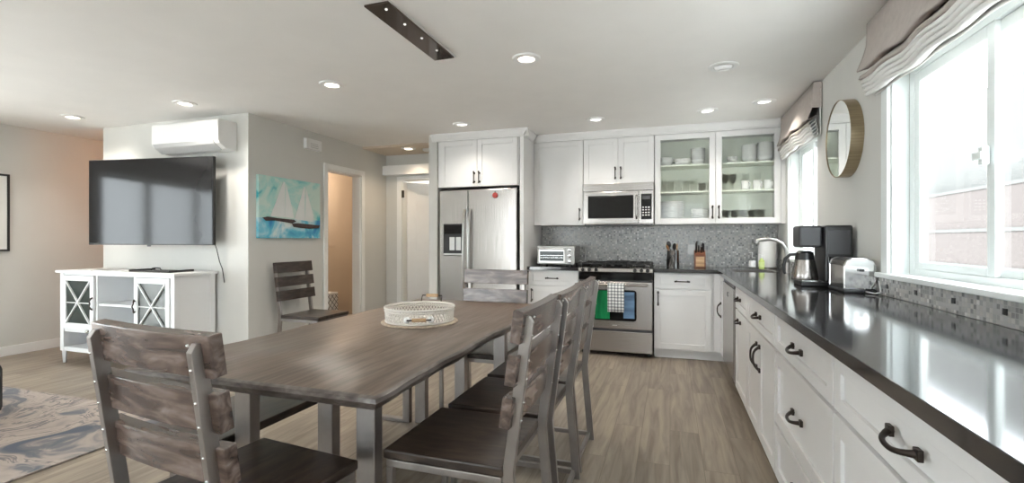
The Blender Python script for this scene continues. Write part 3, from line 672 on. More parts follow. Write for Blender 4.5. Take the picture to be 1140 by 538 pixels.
# fridge
FX, FY = -2.515, 4.955
t = thing('refrigerator', 'stainless side-by-side refrigerator with ice dispenser', 'refrigerator', (FX, FY, 0)); FW = .955
bx('body', .01, FW-.02, .065, .72, .02, 1.76, M_DGREY, t, .004)
fd = bx('freezer_door', 0, .352, 0, .062, .06, 1.775, M_STEEL, t, .010); rd = bx('refrigerator_door', .358, FW-.02, 0, .062, .06, 1.775, M_STEEL, t, .010)
bx('kick_grille', .01, FW-.03, .03, .065, 0, .055, M_BLACK, t, 0)
bm = bmn(); box(bm, .055, .30, -.004, .0, 1.03, 1.39); dp = obj('dispenser', bm, M_BLACK, fd, .004)
bm = bmn(); box(bm, .065, .29, -.006, -.004, 1.275, 1.375); obj('dispenser_panel', bm, M_BLACKG, fd, .002)
bm = bmn(); box(bm, .135, .20, -.014, -.004, 1.09, 1.24); box(bm, .215, .275, -.014, -.004, 1.09, 1.24); obj('paddle', bm, M_NICKEL, fd, .004)
bx('drip_tray', .065, .29, -.022, -.004, 1.035, 1.055, M_NICKEL, fd, .003)
for par, x in ((fd, .325), (rd, .388)):
    bm = bmn(); z0, z1 = .60, 1.55; P = []
    for i in range(17):
        s = i/16; P.append((x, -.008-.055*math.sin(PI*s)**.45, z0+(z1-z0)*s))
    tube(bm, P, .014, 10); obj('handle', bm, M_NICKEL, par, smooth='edge')
bx('hinge_cover', FW-.10, FW-.03, .02, .08, 1.775, 1.79, M_DGREY, t, .003)
t = thing('fridge_magnet', 'red round magnet stuck high on the right fridge door', 'magnet', (FX+.685, FY-.001, 1.70))
bm = bmn(); lathe(bm, [(.03, 0), (.032, .006), (.026, .012)], n=20, M=Matrix.Rotation(PI/2, 4, 'X')); obj('disc', bm, M_REDM, t, smooth='edge')
bm = bmn(); tube(bm, [(0, -.006, .030), (.004, -.008, .042)], .004, 6); obj('stem', bm, M_BRONZE, t)

# toaster oven
t = thing('toaster_oven', 'silver countertop toaster oven left of the range', 'toaster oven', (-1.425, 5.22, .915))
bx('body', 0, .43, .02, .34, .02, .225, M_STEELH, t, .012)
bx('front_frame', .0, .43, .004, .022, .018, .227, mat('light_silver', (.36, .35, .33), .38, .8), t, .008)
d_ = bx('door', .02, .32, -.006, .004, .035, .205, M_NICKEL, t, .004); bx('glass', .035, .305, -.009, -.006, .058, .165, M_SBGLASS, d_, .003)
bm = bmn(); tube(bm, [(.03, -.035, .195), (.31, -.035, .195)], .009, 10); [tube(bm, [(x, -.004, .195), (x, -.035, .195)], .006, 8) for x in (.045, .295)]; obj('handle', bm, M_PLAST, d_, smooth='edge')
bm = bmn(); [tube(bm, [(.04, -.0095, z), (.30, -.0095, z)], .0015, 6) for z in (.095, .12)]; obj('rack', bm, M_CHROME, d_)
for z in (.055, .118, .18):
    bm = bmn(); lathe(bm, [(.021, 0), (.020, .02), (.014, .022)], n=18, M=Matrix.Translation((.372, .004, z)) @ Matrix.Rotation(PI/2, 4, 'X')); k_ = obj('knob', bm, M_CHROME, t, smooth='edge')
for x in (.04, .39):
    for y in (.04, .30): obj('foot', lathe(bmn(), [(.012, 0), (.012, .021)], x, y, 0, 10), M_BLACK, t)
obj('cord', tube(bmn(), [(.425, .30, .06), (.455, .38, .035), (.465, .43, .02), (.47, .45, .085), (.475, .46, .145), (.465, .475, .20)], .004, 6), M_PLAST, t, smooth=True)

# utensil crock
t = thing('utensil_crock', 'stainless utensil crock on the counter right of the range', 'crock', (.03, 5.46, .915))
obj('crock', lathe(bmn(), [(0, 0), (.066, 0), (.068, .004), (.068, .172), (.070, .178), (.064, .178), (.064, .008), (0, .008)], n=28, cap=False), M_CHROME, t, smooth='edge')
def utensil(nm, label, p0, p1, head, m, hm):
    t = thing(nm, label, 'utensil', (.03, 5.46, .915), 0, 'kitchen utensils in the crock')
    obj('handle', tube(bmn(), [p0, p1], .0055, 8), m, t, smooth='edge')
    bm = bmn(); a = Vector(p0); b = Vector(p1); dr_ = (b-a).normalized(); c = b+dr_*.03
    Mx = Matrix.Translation(c) @ dr_.to_track_quat('Z', 'Y').to_matrix().to_4x4() @ Matrix.Diagonal((head[0], head[1], head[2], 1))
    bmesh.ops.create_uvsphere(bm, u_segments=14, v_segments=10, radius=1, matrix=Mx); obj('head', bm, hm, t, smooth=True)
utensil('ladle', 'black ladle leaning left in the crock', (.01, 0, .02), (-.035, .01, .215), (.034, .024, .036), M_BLACK, M_BLACK)
utensil('serving_spoon', 'black serving spoon standing behind the ladle', (.0, .03, .02), (.012, .045, .19), (.026, .012, .036), M_BLACK, M_BLACK)
utensil('wooden_spoon', 'brown wooden spoon in front of the black ladle', (.02, -.02, .02), (-.045, -.03, .185), (.030, .012, .030), M_WOODL, mat('brown_wood', (.30, .14, .05), .5))
utensil('wooden_spatula', 'pale wooden slotted spatula leaning right in the crock', (.03, .0, .02), (.040, 0, .185), (.024, .008, .040), M_WOODL, M_WOODL)
# knife block
t = thing('knife_block', 'wooden knife block with black handled knives', 'knife block', (.30, 5.45, .915))
bm = bmn(); prism(bm, [(-.055, 0), (.07, 0), (.07, .165), (.03, .185), (-.055, .125)], 'x', -.055, .055); obj('block', bm, mat('cherry_block', (.16, .06, .03), .45, var=.3), t, .004)
bx('front_label', -.042, .042, -.0575, -.055, .012, .115, M_WOODL, t, .001, label='pale square label on the block front')
for i, (x, y, h) in enumerate([(-.038, .0, .105), (-.012, .01, .075), (.014, .0, .06), (.038, .01, .09), (-.03, .04, .10), (.03, .045, .08)]):
    bm = bmn(); z = .13 + (y+.055)*.5
    bar(bm, (x, y, z), (x+.0, y-.02-.02*h/.1, z+h), .014, .020); obj('knife', bm, M_BLACK if i % 2 else M_BRONZE, t, .004)
# outlet
t = thing('wall_outlet', 'white electrical outlet on the grey mosaic backsplash', 'outlet', (.225, 5.7075, 1.10))
bx('plate', -.037, .037, -.006, 0, -.058, .058, M_PLAST, t, .003); bm = bmn(); [box(bm, -.017, .017, -.0085, -.006, z-.016, z+.016) for z in (-.025, .025)]; obj('socket', bm, M_PLAST, t, .002)
# paper towel
t = thing('paper_towel_holder', 'white paper towel roll on an upright holder in the counter corner', 'paper towel', (.955, 5.53, .915))
obj('base', lathe(bmn(), [(.085, 0), (.085, .008), (.07, .012)], n=28), M_STEEL, t, smooth='edge')
obj('rod', lathe(bmn(), [(.008, .012), (.008, .31), (.013, .318), (.013, .33), (.006, .34)], n=12), M_STEEL, t, smooth='edge')
obj('roll', lathe(bmn(), [(.02, .014), (.083, .014), (.084, .02), (.084, .285), (.083, .29), (.02, .29)], n=32), M_PLAST, t, smooth='edge')
# soap bottles
def bottle(label, x, y, m, lm, s=1):
    t = thing('soap_bottle', label, 'bottle', (x, y, .915), 0, 'soap bottles by the sink')
    obj('bottle', lathe(bmn(), [(0, 0), (.026*s, 0), (.028*s, .01), (.028*s, .085*s), (.012, .105*s), (.011, .115*s), (0, .115*s)], n=20, cap=False), m, t, smooth=True)
    obj('label', lathe(bmn(), [(.0285*s, .02), (.0285*s, .075*s)], n=20, cap=False), lm, t, smooth=True)
    obj('pump', tube(bmn(), [(0, 0, .11*s), (0, 0, .15*s), (-.03, 0, .15*s)], .005, 8), M_PLAST, t)
bottle('clear soap bottle with a white label left of the sink faucet', .79, 5.36, M_TUMBLER, M_PLAST, 1.1)
bottle('soap bottle with a yellow-green label beside the clear one', .875, 5.36, mat('green_soap', (.55, .66, .22), .2), mat('lime_label', (.62, .72, .30), .5), .95)

# coffee maker (facing -X)
t = thing('coffee_maker', 'black drip coffee maker on the counter by the wall', 'coffee maker', (.83, 3.60, .915), R(0))
bx('base', -.04, .19, -.14, .06, 0, .028, M_BLACK, t, .006); bx('tower', .085, .235, -.165, .075, .0285, .385, M_BLACK, t, .012)
bx('water_tank', .10, .22, -.17, -.165, .205, .355, M_DGREY, t, .003); bx('tank_slot', .10, .22, -.172, -.165, .145, .190, M_BLACKG, t, .003)
bx('brew_head', -.045, .0845, -.12, .06, .245, .385, M_DGREY, t, .014); bx('warming_plate', -.03, .08, -.12, .045, .0285, .034, M_CHROME, t, .002)
t = thing('thermal_carafe', 'stainless thermal carafe with black handle standing on the coffee maker', 'carafe', (.832, 3.555, .95))
obj('body', lathe(bmn(), [(0, 0), (.074, 0), (.077, .008), (.073, .04), (.056, .13), (0, .13)], n=28, cap=False), M_STEEL, t, smooth='edge')
obj('lid', lathe(bmn(), [(.057, .1305), (.050, .175), (.035, .188), (0, .188)], n=28, cap=False), M_BLACK, t, smooth='edge')
obj('handle', tube(bmn(), [(-.045, 0, .165), (-.085, 0, .162), (-.112, 0, .135), (-.120, 0, .09), (-.118, 0, .05), (-.112, 0, .035)], [.009, .010, .011, .011, .010, .008], 10), M_BLACK, t, smooth='edge')
# toaster
t = thing('toaster', 'stainless two-slice toaster nearest on the counter', 'toaster', (.918, 3.10, .915), R(0))
bm = bmn(); x0, x1, y0, y1 = 0, .150, 0, .27; prism(bm, [(x0, .022), (x1, .022), (x1, .15), (x1-.012, .18), (x1-.035, .19), (x0+.035, .19), (x0+.012, .18), (x0, .15)], 'y', y0+.02, y1-.02); obj('body', bm, M_STEEL, t, .004)
bm = bmn(); prism(bm, [(x0-.003, .020), (x1+.003, .020), (x1+.003, .15), (x1-.010, .182), (x1-.035, .193), (x0+.035, .193), (x0+.010, .182), (x0-.003, .15)], 'y', y0, y0+.0195); obj('end_panel', bm, M_CHROME, t, .006)
bm = bmn(); prism(bm, [(x0-.003, .020), (x1+.003, .020), (x1+.003, .15), (x1-.010, .182), (x1-.035, .193), (x0+.035, .193), (x0+.010, .182), (x0-.003, .15)], 'y', y1-.0195, y1); obj('end_panel', bm, M_CHROME, t, .006)
bx('base', -.004, .154, -.004, .274, 0, .0195, M_BLACK, t, .006)
bm = bmn(); box(bm, .040, .066, .04, .23, .1895, .1915); box(bm, .09, .116, .04, .23, .1895, .1915); obj('slot', bm, M_BLACK, t)
bx('lever', .065, .09, -.022, -.0005, .12, .135, M_BLACK, t, .004)
obj('cord', tube(bmn(), [(.10, -.004, .010), (.125, -.06, .006), (.145, -.07, .015), (.152, -.04, .045), (.155, -.02, .07)], .004, 6), M_PLAST, t, smooth=True)

# round mirror
t = thing('round_mirror', 'round wall mirror in a deep brass frame between the windows', 'mirror', (1.088, 3.575, 1.855))
MR = Matrix.Rotation(-PI/2, 4, 'Y')
obj('frame', lathe(bmn(), [(.238, 0), (.245, 0), (.245, .068), (.241, .068), (.241, .060), (.238, .0)], n=64, M=MR, cap=False), M_BRASS, t, smooth='edge')
obj('glass', lathe(bmn(), [(.2405, .055), (.2405, .064)], n=64, M=MR), M_MIRROR, t, smooth='edge')

# roman blinds
def blind(label, y0, y1, seed):
    t = thing('roman_blind', label, 'blind', (XR-.001, y0, 2.40), 0, 'linen roman blinds'); L = y1-y0
    random.seed(seed); ph = [random.random()*6 for _ in range(8)]
    def sheet(name, prof, m, amp=.0, th=.004, sag=0):
        bm = bmn(); n = max(10, int(L/.035)); rows = []
        for i in range(n+1):
            y = L*i/n; r = []
            for k, (x, z, wgt) in enumerate(prof):
                d = amp*wgt*(math.sin(y*7+ph[0])*.5+math.sin(y*17+ph[1]+k*.3)*.5)
                r.append(bm.verts.new((x-d*.6-sag*wgt*0, y, z+d)))
            rows.append(r)
        for a, b in zip(rows, rows[1:]):
            for k in range(len(prof)-1): bm.faces.new((a[k], a[k+1], b[k+1], b[k]))
        o = obj(name, bm, m, t, smooth=True); md = o.modifiers.new('thick', 'SOLIDIFY'); md.thickness = th; md.offset = 0
    bx('head_rail', -.052, -.003, .004, L-.004, -.03, .0, M_LINEN, t)
    sheet('upper_panel', [(-.058, .0, 0), (-.059, -.06, 0), (-.062, -.13, .3), (-.078, -.20, .8), (-.100, -.262, 1), (-.098, -.272, 1), (-.070, -.262, 1), (-.050, -.255, .6)], M_LINEN, .012)
    for k in range(5):
        z = -.262-.022*k; xo = -.088+.007*k
        sheet('fold', [(-.04, z+.01, .2), (xo+.03, z-.004, .6), (xo, z-.030, 1), (xo-.006, z-.046, 1), (xo+.004, z-.052, 1), (xo+.03, z-.038, 1), (-.035, z-.022, .4)], M_LINEN if k == 0 else M_LINER, .010)
    for y in (.002, L-.002):
        bm = bmn(); prism(bm, [(-.057, 0), (-.003, 0), (-.003, -.19), (-.068, -.19)], 'y', y-.002, y+.002); obj('side_return', bm, M_LINEN, t)
    sheet('liner', [(-.012, -.05, 0), (-.012, -.38, .3), (-.02, -.40, .4)], M_LINER, .01)
blind('large linen roman blind gathered above the near window', .40, 3.12, 3)
blind('small linen roman blind gathered above the far window', 4.15, 5.26, 5)

# ------------------------------------------------------------ ceiling lights
def downlight(x, y, label, lens, power, col=(1, .93, .84)):
    z = ZC if not (y > 5.28 and x < -2.7) else ZC-.025
    t = thing('recessed_light', label, 'ceiling light', (x, y, z), 0, 'round recessed ceiling lights')
    obj('trim_ring', lathe(bmn(), [(.050, -.0008), (.055, -.012), (.088, -.009), (.094, -.0005), (.05, -.0005)], n=32, cap=False), M_TRIM, t, smooth='edge')
    obj('lens', lathe(bmn(), [(.0, -.0035), (.052, -.0035), (.052, -.0008)], n=32, cap=False), lens, t, smooth=True)
    l = bpy.data.lights.new('lamp', 'SPOT'); l.energy = power; l.color = col; l.spot_size = R(140); l.spot_blend = .8; l.shadow_soft_size = .06
    o = bpy.data.objects.new('lamp', l); C.objects.link(o); o.parent = t; o.location = (0, 0, -.02)
DL = [(-5.53, 3.09, 'recessed ceiling light farthest left, near the alcove', M_LAMP, 1), (-4.04, 3.09, 'recessed ceiling light next to the air conditioner', M_LAMP, 1),
      (-2.475, 3.07, 'recessed ceiling light left of the mirror strip above the table', M_LAMP, 1), (-.90, 3.03, 'brightest recessed ceiling light above the right table chairs', M_LAMP, 1),
      (-2.05, 4.55, 'recessed ceiling light in front of the fridge cabinet', M_LAMPW, .6), (-.70, 4.78, 'recessed ceiling light in front of the microwave', M_LAMPW, .6),
      (.33, 4.78, 'recessed ceiling light in front of the glass cabinet', M_LAMPW, .6), (.775, 4.62, 'recessed ceiling light over the sink', M_LAMPW, .6)]
for x, y, lb, lm, p in DL: downlight(x, y, lb, lm, DOWN_W*p)
downlight(-3.19, 5.42, 'recessed light in the hall ceiling left of the fridge', M_LAMP, HALL_W, (1, .78, .55))
t = thing('smoke_alarm', 'flat round cover on the hall ceiling beside the hall light', 'smoke alarm', (-2.98, 5.55, ZC-.025))
obj('cover', lathe(bmn(), [(.07, -.0005), (.068, -.02), (.05, -.028), (0, -.028)], n=28, cap=False), M_PLAST, t, smooth='edge')
t = thing('gimbal_light', 'unlit adjustable eyeball ceiling light near the windows', 'ceiling light', (.35, 3.60, ZC))
obj('trim_ring', lathe(bmn(), [(.06, -.001), (.066, -.008), (.095, -.006), (.10, -.0005), (.06, -.0005)], n=32, cap=False), M_TRIM, t, smooth='edge')
obj('eyeball', lathe(bmn(), [(.058, -.001), (.052, -.018), (.036, -.026), (.034, -.015), (0, -.012)], n=28, cap=False, M=Matrix.Rotation(R(10), 4, 'X')), M_PLAST, t, smooth='edge')
# mirrored light strip
t = thing('ceiling_light_bar', 'long dark mirrored light bar on the ceiling above the table', 'ceiling light', (-1.407, 0, ZC))
bx('canopy', -.090, .078, 1.99, 2.865, -.006, -.0005, M_TRIM, t, .002); bx('mirror_plate', -.070, .070, 2.075, 2.845, -.016, -.0062, M_DARKMIRROR, t, .001)
for y in (2.13, 2.31, 2.50, 2.69): obj('bulb', lathe(bmn(), [(.008, -.0162), (.008, -.020), (.004, -.023), (0, -.023)], .025, y, 0, 12, cap=False), mat('spot_bulb', (1, 1, 1), .3, emit=(1, .95, .9), es=.25), t, smooth=True)
# hidden rooms have lamps of their own
for loc, pw, col in (((-5.25, 3.92, 2.1), 4.5, (1, .45, .17)), ((-4.45, 5.6, 2.25), 12, (1, .80, .62)), ((-3.2, 7.2, 2.25), 10, (1, .93, .85))):
    l = bpy.data.lights.new('room_lamp', 'POINT'); l.energy = pw; l.color = col; l.shadow_soft_size = .12
    o = bpy.data.objects.new('room_lamp', l); o.location = loc; C.objects.link(o)

# ------------------------------------------------------------ television wall
t = thing('television', 'large black flat television on the wall above the white sideboard', 'television', (-4.73, 3.26, 1.575)); t.rotation_euler = (R(0), 0, R(8))
bx('bezel', -.70, .70, 0, .035, -.415, .415, M_BLACK, t, .004); bx('screen', -.692, .692, -.003, -.0, -.405, .407, mat('tv_screen', (.012, .012, .013), .09, spec=.35), t, .001)
bx('mount', -.12, .12, .036, .16, -.15, .15, M_BLACKM, t, .003)
bx('badge', -.02, .02, -.004, .0, -.43, -.415, M_DGREY, t, .001)
o = obj('television_cable', tube(bmn(), [(-4.08, 3.40, 1.20), (-4.09, 3.44, 1.12), (-4.09, 3.47, 1.0), (-4.06, 3.475, .93), (-4.04, 3.48, .80)], .004, 6), M_BLACK, smooth=True); tag(o, 'thin black cable hanging from the television', 'cable')
# air conditioner
t = thing('air_conditioner', 'white wall-mounted air conditioner above the television', 'air conditioner', (-4.76, 3.30, 2.05))
P = [(.205, .0), (.205, .27), (.015, .27), (0, .26), (0, .085), (.02, .05), (.09, .005)]
obj('body', prism(bmn(), P, 'x', 0, .85), M_PLAST, t, .008)
bm = bmn(); prism(bm, [(.002, .079), (.024, .046), (.092, .0), (.090, -.004), (.018, .044), (-.002, .078)], 'x', .02, .79); obj('louver', bm, mat('grey_louver', (.5, .5, .5), .4), t)
bm = bmn(); box(bm, .015, .835, -.002, .0, .092, .25); obj('front_panel', bm, M_PLAST, t, .001); bx('badge', .73, .77, -.0035, -.002, .115, .121, M_DGREY, t, 0)
# chime box
t = thing('chime_box', 'small white box high on the wall above the doorway', 'chime box', (-3.779, 4.23, 2.205))
bx('cover', 0, .04, 0, .24, 0, .115, M_PLAST, t, .006); bx('base_plate', -.0005, .0, -.004, .244, -.004, .119, M_PLAST, t, 0); bm = bmn(); [box(bm, .04, .0415, .06, .18, .02+.02*k, .024+.02*k) for k in range(3)]; obj('slots', bm, mat('grey_slot', (.4, .4, .4), .5), t)
# painting
t = thing('sailboat_painting', 'teal and white painting of two sailboats on the side wall', 'painting', (-3.779, 3.60, 1.225))
o = bx('canvas', 0, .032, 0, .85, 0, .615, canvas_mat(), t, .002)
def poly(name, pts, m, x0=.032, x1=.0345): obj(name, prism(bmn(), pts, 'x', x0, x1), m, t)
poly('sail', [(.14, .215), (.31, .58), (.33, .57), (.33, .215)], M_SAIL); poly('sail', [(.33, .215), (.34, .56), (.43, .30), (.45, .21)], M_SAIL, .0346, .036)
poly('sail', [(.46, .20), (.60, .56), (.61, .55), (.61, .19)], M_SAIL); poly('sail', [(.61, .19), (.625, .54), (.74, .25), (.73, .18)], M_SAIL, .0346, .036)
hp = [(.04, .20), (.10, .212), (.2, .205), (.3, .20), (.45, .195), (.48, .175), (.42, .155), (.33, .165), (.2, .175), (.08, .17)]
poly('hull', hp, M_HULL, .0362, .0375); poly('hull', [(.42, .155), (.5, .16), (.62, .155), (.72, .15), (.84, .145), (.82, .115), (.68, .105), (.55, .11), (.44, .12)], M_HULL, .0376, .039)

# sideboard
t = thing('sideboard', 'white sideboard with crossed glass doors below the television', 'sideboard', (-5.70, 3.08, 0)); W = 1.545; Dp = .40
bm = bmn(); box(bm, -.03, W+.03, -.025, Dp+.01, .885, .910); obj('top', bm, M_SB, t, .004)
bm = bmn(); P_ = .05
for x in (.0, W-P_):
    box(bm, x, x+P_, 0, P_, .12, .884); box(bm, x, x+P_, Dp-P_, Dp, .12, .884)
box(bm, .008, .028, P_, Dp-P_, .15, .884); box(bm, W-.028, W-.008, P_, Dp-P_, .15, .884)
box(bm, P_, W-P_, .005, Dp-.01, .12, .16); box(bm, P_, W-P_, Dp-.02, Dp-.008, .16, .884); box(bm, P_, W-P_, .01, Dp-.02, .31, .335)
box(bm, P_, W-P_, .005, .03, .865, .884)
for x in (.50, 1.02): box(bm, x, x+.025, .01, Dp-.02, .16, .865)
box(bm, P_, .5, .004, .02, .335, .35)
obj('carcass', bm, M_SB, t, .002)
bx('shelf', .526, 1.019, .02, Dp-.025, .58, .60, M_SB, t, .002)
bx('side_panel_moulding', W-.008, W-.002, P_, Dp-P_, .70, .715, M_SB, t, .001)
for i, (x0, x1) in enumerate(((.052, .498), (1.047, W-.052))):
    z0, z1 = .352, .862; s = .05; bm = bmn()
    box(bm, x0, x0+s, -.010, .010, z0, z1); box(bm, x1-s, x1, -.010, .010, z0, z1); box(bm, x0+s, x1-s, -.010, .010, z0, z0+s); box(bm, x0+s, x1-s, -.010, .010, z1-s, z1)
    d_ = obj('door', bm, M_SB, t, .002)
    obj('glass', box(bmn(), x0+s, x1-s, .0, .004, z0+s, z1-s), M_SBGLASS, d_)
    bm = bmn(); bar(bm, (x0+s-.005, -.004, z0+s-.005), (x1-s+.005, -.004, z1-s+.005), .012, .022, up=(0, 1, 0)); bar(bm, (x0+s-.005, -.0035, z1-s+.005), (x1-s+.005, -.0035, z0+s-.005), .012, .022, up=(0, 1, 0))
    bar(bm, (x0+s, -.002, .60), (x1-s, -.002, .60), .008, .012, up=(0, 1, 0))
    obj('cross_bars', bm, M_SB, d_)
    hx = x1-.018 if i == 0 else x0+.018
    sg = 1 if i == 0 else -1
    bm = bmn(); tube(bm, [(hx+.012*sg, -.012, .66), (hx+.004*sg, -.022, .648), (hx-.006*sg, -.03, .625), (hx+.008*sg, -.032, .60), (hx-.006*sg, -.03, .575), (hx+.004*sg, -.022, .552), (hx+.012*sg, -.012, .54)], .006, 8)
    box(bm, hx-.006, hx+.006, -.026, -.009, .643, .655); box(bm, hx-.006, hx+.006, -.026, -.009, .545, .557); obj('handle', bm, M_BRONZE, d_, smooth='edge')
for x in (.025, W-.025):
    for y in (.025, Dp-.025): obj('leg', lathe(bmn(), [(.016, 0), (.024, .12)], x, y, 0, 4, ), M_SB, t, .002)
for k, (x, y, a, c) in enumerate(((-5.42, 3.22, 8, (.7, .66, .62)), (-5.18, 3.24, -6, (.35, .33, .33)), (-4.98, 3.20, 12, (.75, .74, .72)))):
    t = thing('magazine', ['pale magazine at the left end of the sideboard top', 'dark grey leaflet between two magazines on the sideboard', 'white folded paper beside the black tray on the sideboard'][k], 'magazine', (x, y, .9105+.0), R(a))
    bx('pages', -.10, .10, -.13, .13, 0, .006, M_PLAST, t, 0); bx('cover', -.101, .101, -.131, .131, .0062, .008, mat('cover_paper', c, .4, var=.5, vscale=15), t, 0)
t = thing('serving_tray', 'flat black tray with raised handle on the sideboard top', 'tray', (-4.55, 3.25, .9105))
bm = bmn(); box(bm, -.26, .26, -.12, .12, 0, .008); box(bm, -.26, -.25, -.12, .12, .008, .02); box(bm, .25, .26, -.12, .12, .008, .02); obj('tray', bm, M_BLACKM, t, .002)
obj('handle', tube(bmn(), [(-.14, 0, .008), (-.12, 0, .028), (-.08, 0, .034), (-.02, 0, .030), (.0, 0, .008)], .006, 8), M_BLACK, t, smooth='edge')
# framed picture far left, and ottoman
t = thing('framed_picture', 'black framed pale picture cut by the left edge of the view', 'picture', (XL+.001, 2.55, 1.09))
bm = bmn(); box(bm, 0, .025, 0, .02, 0, .80); box(bm, 0, .025, .53, .55, 0, .80); box(bm, 0, .025, .02, .53, 0, .02); box(bm, 0, .025, .02, .53, .78, .80); obj('frame', bm, M_BLACK, t, .002)
bx('print', 0, .015, .02, .53, .02, .78, mat('pale_print', (.78, .78, .76), .5), t, 0)
t = thing('ottoman', 'black leather ottoman on the rug at the left edge', 'ottoman', (-4.84, 1.52, .012))
bx('cushion', -.55, .75, -.45, .40, .08, .40, M_LEATHER, t, .04); 
for x in (-.48, .68):
    for y in (-.38, .33): bx('foot', x-.025, x+.025, y-.025, y+.025, 0, .079, M_BLACK, t, .003)
# rug
o = bx('area_rug', -6.0, -3.12, -.4, 2.42, .001, .011, M_RUG, None, .003); tag(o, 'grey and beige marbled area rug on the living room floor', 'rug')
# wire basket in the side room
t = thing('storage_bin', 'white bin with a grey lattice pattern through the open doorway', 'bin', (-4.42, 5.30, 0))
bx('bin', -.12, .12, -.16, .16, 0, .50, M_PLAST, t, .01)
bm = bmn()
for k in range(-4, 5):
    for s in (-1, 1):
        z0, z1 = .03, .47; yc = k*.08
        pts = [(y, z) for (y, z) in ((yc-s*.22, z0), (yc+s*.22, z1))]
        (ya, za), (yb, zb) = pts
        def clip(ya, za, yb, zb):
            out = []
            for (y, z, y2, z2) in ((ya, za, yb, zb), (yb, zb, ya, za)):
                lim = .155
                if abs(y) > lim:
                    L_ = lim if y > 0 else -lim
                    if (y2-y) == 0: return None
                    f_ = (L_-y)/(y2-y)
                    if f_ < 0 or f_ > 1: return None
                    y, z = L_, z+(z2-z)*f_
                out.append((y, z))
            return out
        q = clip(ya, za, yb, zb)
        if q: tube(bm, [(.122, q[0][0], q[0][1]), (.122, q[1][0], q[1][1])], .003, 5)
        for sgn in (-1,):
            q2 = clip(ya, za, yb, zb)
            if q2 and abs(q2[0][0]) < .115 and abs(q2[1][0]) < .115: tube(bm, [(q2[0][0], -.162, q2[0][1]), (q2[1][0], -.162, q2[1][1])], .003, 5)
obj('lattice', bm, M_DGREY, t)
obj('handle', tube(bmn(), [(.0, -.07, .50), (.0, -.065, .57), (.0, .065, .57), (.0, .07, .50)], .008, 8), M_DGREY, t)

# ------------------------------------------------------------ dining table
TX0, TX1, TY0, TY1, TZ = -1.83, -.80, 1.17, 3.25, .76
t = thing('dining_table', 'long weathered wood dining table with live edges and steel legs', 'table', (-1.315, 2.21, 0))
random.seed(11)
def wav(s): return .006*math.sin(s*5.1+.4)+.005*math.sin(s*9.7+1.3)+.003*math.sin(s*23)
out = []; hx, hy = (TX1-TX0)/2, (TY1-TY0)/2; n = 40
for i in range(n): s = i/n; out.append((hx+wav(s*2.1), -hy+2*hy*s))
for i in range(14): s = i/14; out.append((hx-2*hx*s, hy+.3*wav(s+3)))
for i in range(n): s = i/n; out.append((-hx+wav(s*2.1+5), hy-2*hy*s))
for i in range(14): s = i/14; out.append((-hx+2*hx*s, -hy+.3*wav(s+7)))
def ring(bm, ins, z):
    r = []
    N_ = len(out)
    for i, (x, y) in enumerate(out):
        sx = -ins if x > hx-.03 else (ins if x < -hx+.03 else 0); sy = -ins if y > hy-.02 else (ins if y < -hy+.02 else 0)
        if abs(x) <= hx-.03: sx = 0
        r.append(bm.verts.new((x+sx, y+sy, z)))
    return r
bm = bmn(); R0 = ring(bm, .016, TZ); bm.faces.new(R0); R1 = ring(bm, .016, TZ-.004); obj_rings = [R0]
for ins, z in ((.004, TZ-.006), (.0, TZ-.018), (.010, TZ-.032), (.026, TZ-.046)):
    r = ring(bm, ins, z); a = obj_rings[-1]
    for i in range(len(r)): j = (i+1) % len(r); bm.faces.new((a[i], r[i], r[j], a[j]))
    obj_rings.append(r)
bm.faces.new(list(reversed(obj_rings[-1])))
for v in R1: bm.verts.remove(v)
o = obj('tabletop', bm, M_TABLE, t, smooth='edge'); o.data.materials.append(M_TEDGE)
for p in o.data.polygons:
    if abs(p.normal.z) < .97: p.material_index = 1
for yy, ym in ((1.45-2.21, 1.57-2.21), (2.83-2.21, 2.83-2.21)):
    for x in (-.25, .305): bx('leg', x-.038, x+.038, yy-.025, yy+.025, .0, .7135, M_FRAME, t, .004)
    bx('leg', .0, .070, ym-.025, ym+.025, .03, .700, M_FRAME, t, .004)
    bx('foot_bar', -.211, .266, yy-.025, yy+.025, .0, .029, M_FRAME, t, .003); bx('top_bar', -.211, .266, yy-.024, yy+.024, .701, .7135, M_FRAME, t, .002)
    if ym > yy: bx('foot_bar', .0, .070, yy+.0255, ym+.025, .0, .0295, M_FRAME, t, .003); bx('top_bar', .0, .070, yy+.0245, ym+.025, .7005, .7135, M_FRAME, t, .002)
# tray basket
t = thing('round_placemat', 'round jute placemat under the woven basket tray', 'placemat', (-1.30, 2.33, TZ+.0005))
obj('mat', lathe(bmn(), [(.0, 0), (.205, 0), (.208, .004), (.203, .009), (0, .009)], n=48, cap=False), M_JUTE, t, smooth='edge')
t = thing('basket_tray', 'round white woven basket tray in the middle of the table', 'basket', (-1.30, 2.33, TZ+.010))
obj('base', lathe(bmn(), [(0, 0), (.180, 0), (.182, .005), (0, .006)], n=48, cap=False), M_WICKER, t, smooth='edge')
bm = bmn(); nb = 60
for k in range(nb):
    for s in (-1, 1):
        a0 = 2*PI*k/nb; pts = []
        for i in range(6): q = i/5; a = a0+s*q*.26; r_ = .180+.006*q; pts.append((r_*math.cos(a), r_*math.sin(a), .005+.068*q))
        tube(bm, pts, .0026, 5)
obj('woven_wall', bm, M_WICKER, t, smooth=True)
bm = bmn()
for z, r_, w_ in ((.005, .182, .005), (.075, .187, .006), (.060, .186, .004)): tube(bm, [(r_*math.cos(2*PI*i/64), r_*math.sin(2*PI*i/64), z) for i in range(64)], w_, 8, closed=True)
obj('rim', bm, M_WICKER, t, smooth=True)
